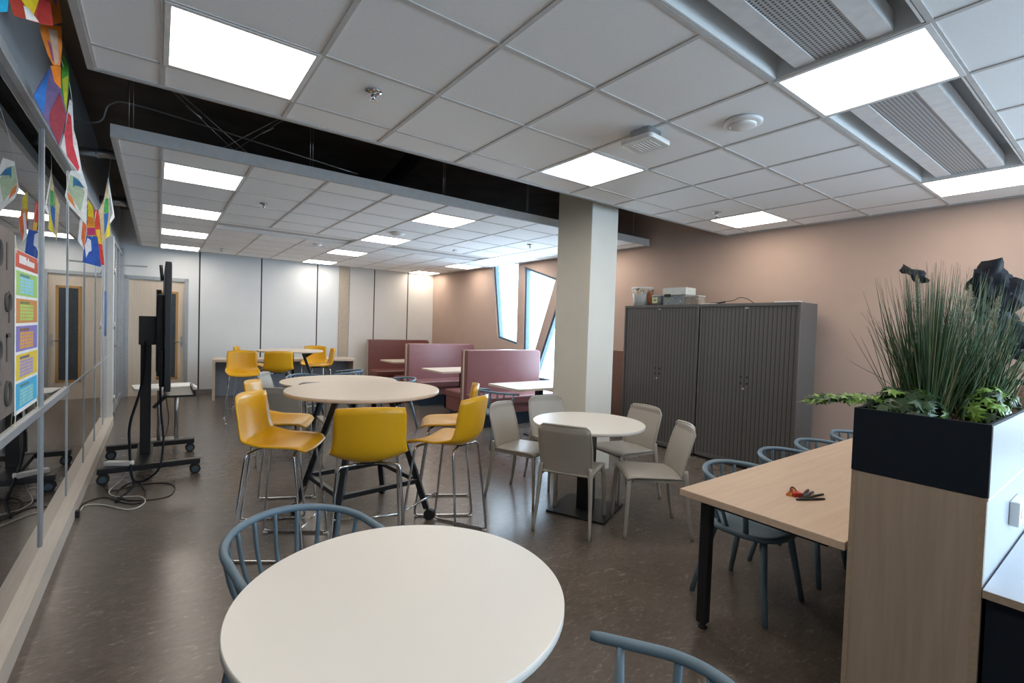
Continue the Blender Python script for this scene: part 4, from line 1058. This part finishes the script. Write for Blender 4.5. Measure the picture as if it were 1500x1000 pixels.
# brown patterned board behind the glass
t = thing('patterned_board', 'brown board with dark printed signs on the glass wall, left of the colourful poster', 'board', (GX + .019, 1.62, 0))
MB().box(-.008, 0, 0, 1.50, 1.04, 1.86).build('board', 'steelgreymesh', t)
n_ = MB()
for r_ in range(4):
    for c_ in range(9):
        y, z = .09 + c_ * .160, 1.14 + r_ * .20; k = (r_ * 3 + c_) % 4
        if k == 0: n_.tube([(.001, y + .045 * math.cos(q * PI / 8), z + .055 * math.sin(q * PI / 8)) for q in range(16)], .010, 4, closed=True, flat=.3)
        elif k == 1: n_.box(0, .002, y - .012, y + .012, z - .06, z + .06)
        elif k == 2: n_.tube([(.001, y + .04 * math.cos(q * PI / 8), z + .04 * math.sin(q * PI / 8)) for q in range(16)], .010, 4, closed=True, flat=.3); n_.box(0, .002, y + .03, y + .05, z - .09, z + .05)
        else: n_.box(0, .002, y - .012, y + .012, z - .06, z + .06); n_.box(0, .002, y - .012, y + .06, z + .045, z + .065)
n_.build('printed_signs', mat('dark_print', (.06, .055, .052), .8), t)

# ---- bunting of children's drawings along the glass wall
def cl(*h): return [lin(tuple(int(x[i:i + 2], 16) / 255 for i in (0, 2, 4))) for x in h]
FL = [ # outline and painted patches as seen from the room, depth along the wall
 (2.35, 'turquoise drawing at the top left corner, first of the bunting', '1fb0d8', [(-30, -20), (14, -20), (11, 17), (0, 18), (-20, 8)], []),
 (2.7, 'red drawing with a yellow point, nearest the camera on the bunting', 'c03a24', [(10, -14), (64, -16), (72, -6), (78, 38), (57, 34), (37, 28), (20, 23)],
   [('f0ece4', [(34, 8), (42, 12), (57, 33), (38, 28)]), ('f2cc14', [(24, -10), (60, -10), (48, 25)]), ('a81c16', [(55, 18), (60, -8), (70, -6), (77, 37), (58, 33)])]),
 (2.95, 'orange strip drawing above the violet streaked one on the bunting', 'e07a28', [(68, -12), (85, -12), (91, 33), (78, 36), (72, 15)], [('8a5aa0', [(73, -10), (84, -10), (82, 8)])]),
 (3.05, 'orange drawing with pale violet streaks on the bunting', 'ea8120', [(58, 36), (90, 38), (91, 70), (88, 96), (78, 96), (70, 80), (60, 50)],
   [('c9a890', [(70, 42), (84, 45), (86, 92), (80, 95), (76, 70)]), ('9a4a70', [(69, 58), (74, 64), (80, 86), (77, 90)])]),
 (3.2, 'plain orange tip hanging below the streaked drawing', 'f08412', [(74, 96), (89, 97), (89, 130), (80, 120)], []),
 (3.45, 'green and yellow drawing on the bunting', '4f9a30', [(92, 78), (101, 97), (101, 125), (97, 168), (94, 160), (89, 125)], [('c8c832', [(91, 116), (100, 110), (97, 164), (94, 150)])]),
 (3.3, 'large blue and dark red diamond drawing on the bunting', '6a5888', [(73, 98), (60, 118), (48, 141), (68, 178), (86, 215), (98, 168), (89, 130)],
   [('1f70c4', [(72, 102), (49, 141), (64, 170), (67, 135), (71, 112)]), ('902c3c', [(87, 135), (73, 165), (72, 180), (86, 213), (97, 170)])]),
 (3.6, 'crimson drawing with white edges on the bunting', 'ece8e6', [(102, 145), (94, 195), (89, 215), (100, 235), (116, 255), (120, 252), (113, 208), (108, 190), (106, 150)],
   [('d8404e', [(100, 165), (94, 195), (98, 228), (114, 251), (116, 245), (107, 212), (104, 170)])]),
 (3.95, 'pastel drawing with a blue shape on the bunting', 'eceae6', [(103, 250), (95, 287), (102, 302), (117, 318), (127, 330), (128, 275), (120, 250)],
   [('b4c4a4', [(103, 256), (98, 278), (118, 310), (124, 282), (115, 262)]), ('2c78a8', [(107, 258), (107, 275), (110, 271), (124, 276), (117, 266)]), ('ec8c48', [(98, 280), (100, 292), (111, 306), (106, 290)])]),
 (4.3, 'orange and white drawing left of the blue one', 'eeeaea', [(117, 320), (114, 352), (123, 366), (128, 330)], [('e86c30', [(121, 323), (119, 349), (123, 363), (127, 330)])]),
 (4.5, 'yellow drawing above the blue one', 'f0d020', [(129, 292), (136, 303), (139, 330), (140, 345), (128, 345)], [('f0901c', [(128, 316), (138, 320), (139, 332), (128, 332)]), ('d83a70', [(128, 333), (139, 333), (139.5, 344.5), (128, 344.5)])]),
 (4.7, 'blue drawing with a white swirl, lowest of the bunting', '2a58b4', [(127, 346), (143, 347), (148, 391), (121, 384), (123, 360)], [('f2f2f8', [(128, 348), (133, 352), (134, 367), (130, 369), (126, 377), (124, 360)])]),
 (4.9, 'red and yellow strip drawing beside the blue one', 'd83c24', [(138, 308), (144, 307), (153, 388), (146, 388), (140, 345)], [('f0c024', [(140, 336), (146, 336), (149, 358), (143, 356)])]),
 (5.6, 'green and blue drawing at the far end of the bunting', 'c8b890', [(158, 262), (152, 292), (145, 308), (150, 362), (152, 352), (162, 345), (160, 300)],
   [('3ca050', [(153, 291), (159, 290), (159, 311), (152, 312)]), ('1f68b0', [(152, 313), (159, 311), (158, 325), (153, 344)]), ('e8dc30', [(158, 323), (161.5, 344), (155, 349)])]),
 (5.63, 'white drawing with grey marks at the far end of the bunting', 'eeeeee', [(159, 262), (168, 318), (161, 328), (158, 300)], [('8c9498', [(160, 280), (165, 312), (161, 322), (160, 300)])]),
]
for i, (yc, lb, base, poly, patches) in enumerate(FL):
    cx = sum(p[0] for p in poly) / len(poly); cyy = sum(p[1] for p in poly) / len(poly)
    nrm = Vector((.45 + .12 * math.sin(i * 2.3), -.89, .06 * math.cos(i * 1.7)))
    p0 = at_plane(cx, cyy, (0, yc, 0), (0, 1, 0))
    if p0.x < -.47: p0 = at_plane(cx, cyy, (-.44, 0, 0), (1, 0, 0))
    mb = MB()
    def sheet(pl, off, mi):
        P = [at_plane(a, b, p0, nrm) - p0 + nrm * off for a, b in pl]
        mb.add(P, [tuple(x) for x in tessellate_polygon([[Vector((a, b, 0)) for a, b in pl]])], mi)
    sheet(poly, 0, 0)
    mats_ = []
    for k, (hx, pl) in enumerate([(base, None)] + patches):
        c_ = cl(hx)[0]; mats_.append(splash('painted_paper', [tuple(v * .8 for v in c_), c_, tuple(min(.95, v * 1.2 + .01) for v in c_)], 14.0, seed=i * .7 + k))
        if pl: sheet(pl, .0015, k)
    tag(mb.build('drawing', mats_, loc=p0, solid=.0008, offset=0), lb, 'drawing', 'drawings on the bunting')
tag(MB().tube(bez([at_plane(20, -20, (-.44, 0, 0), (1, 0, 0)), at_plane(60, 34, (0, 3.05, 0), (0, 1, 0)), at_plane(90, 90, (0, 3.4, 0), (0, 1, 0)), at_plane(105, 145, (0, 3.65, 0), (0, 1, 0)), at_plane(104, 240, (0, 3.95, 0), (0, 1, 0)), at_plane(120, 323, (0, 4.3, 0), (0, 1, 0)), at_plane(130, 294, (0, 4.5, 0), (0, 1, 0)), at_plane(135, 347, (0, 4.7, 0), (0, 1, 0)), at_plane(141, 309, (0, 4.9, 0), (0, 1, 0)), at_plane(150, 309, (0, 5.5, 0), (0, 1, 0)), at_plane(158, 263, (0, 5.6, 0), (0, 1, 0)), at_plane(159, 262, (0, 5.63, 0), (0, 1, 0)), at_plane(164, 215, (0, 5.7, 0), (0, 1, 0))], 6), .0015, 6).build('string', 'paper'), 'thin string carrying the drawings along the glass wall', 'string')
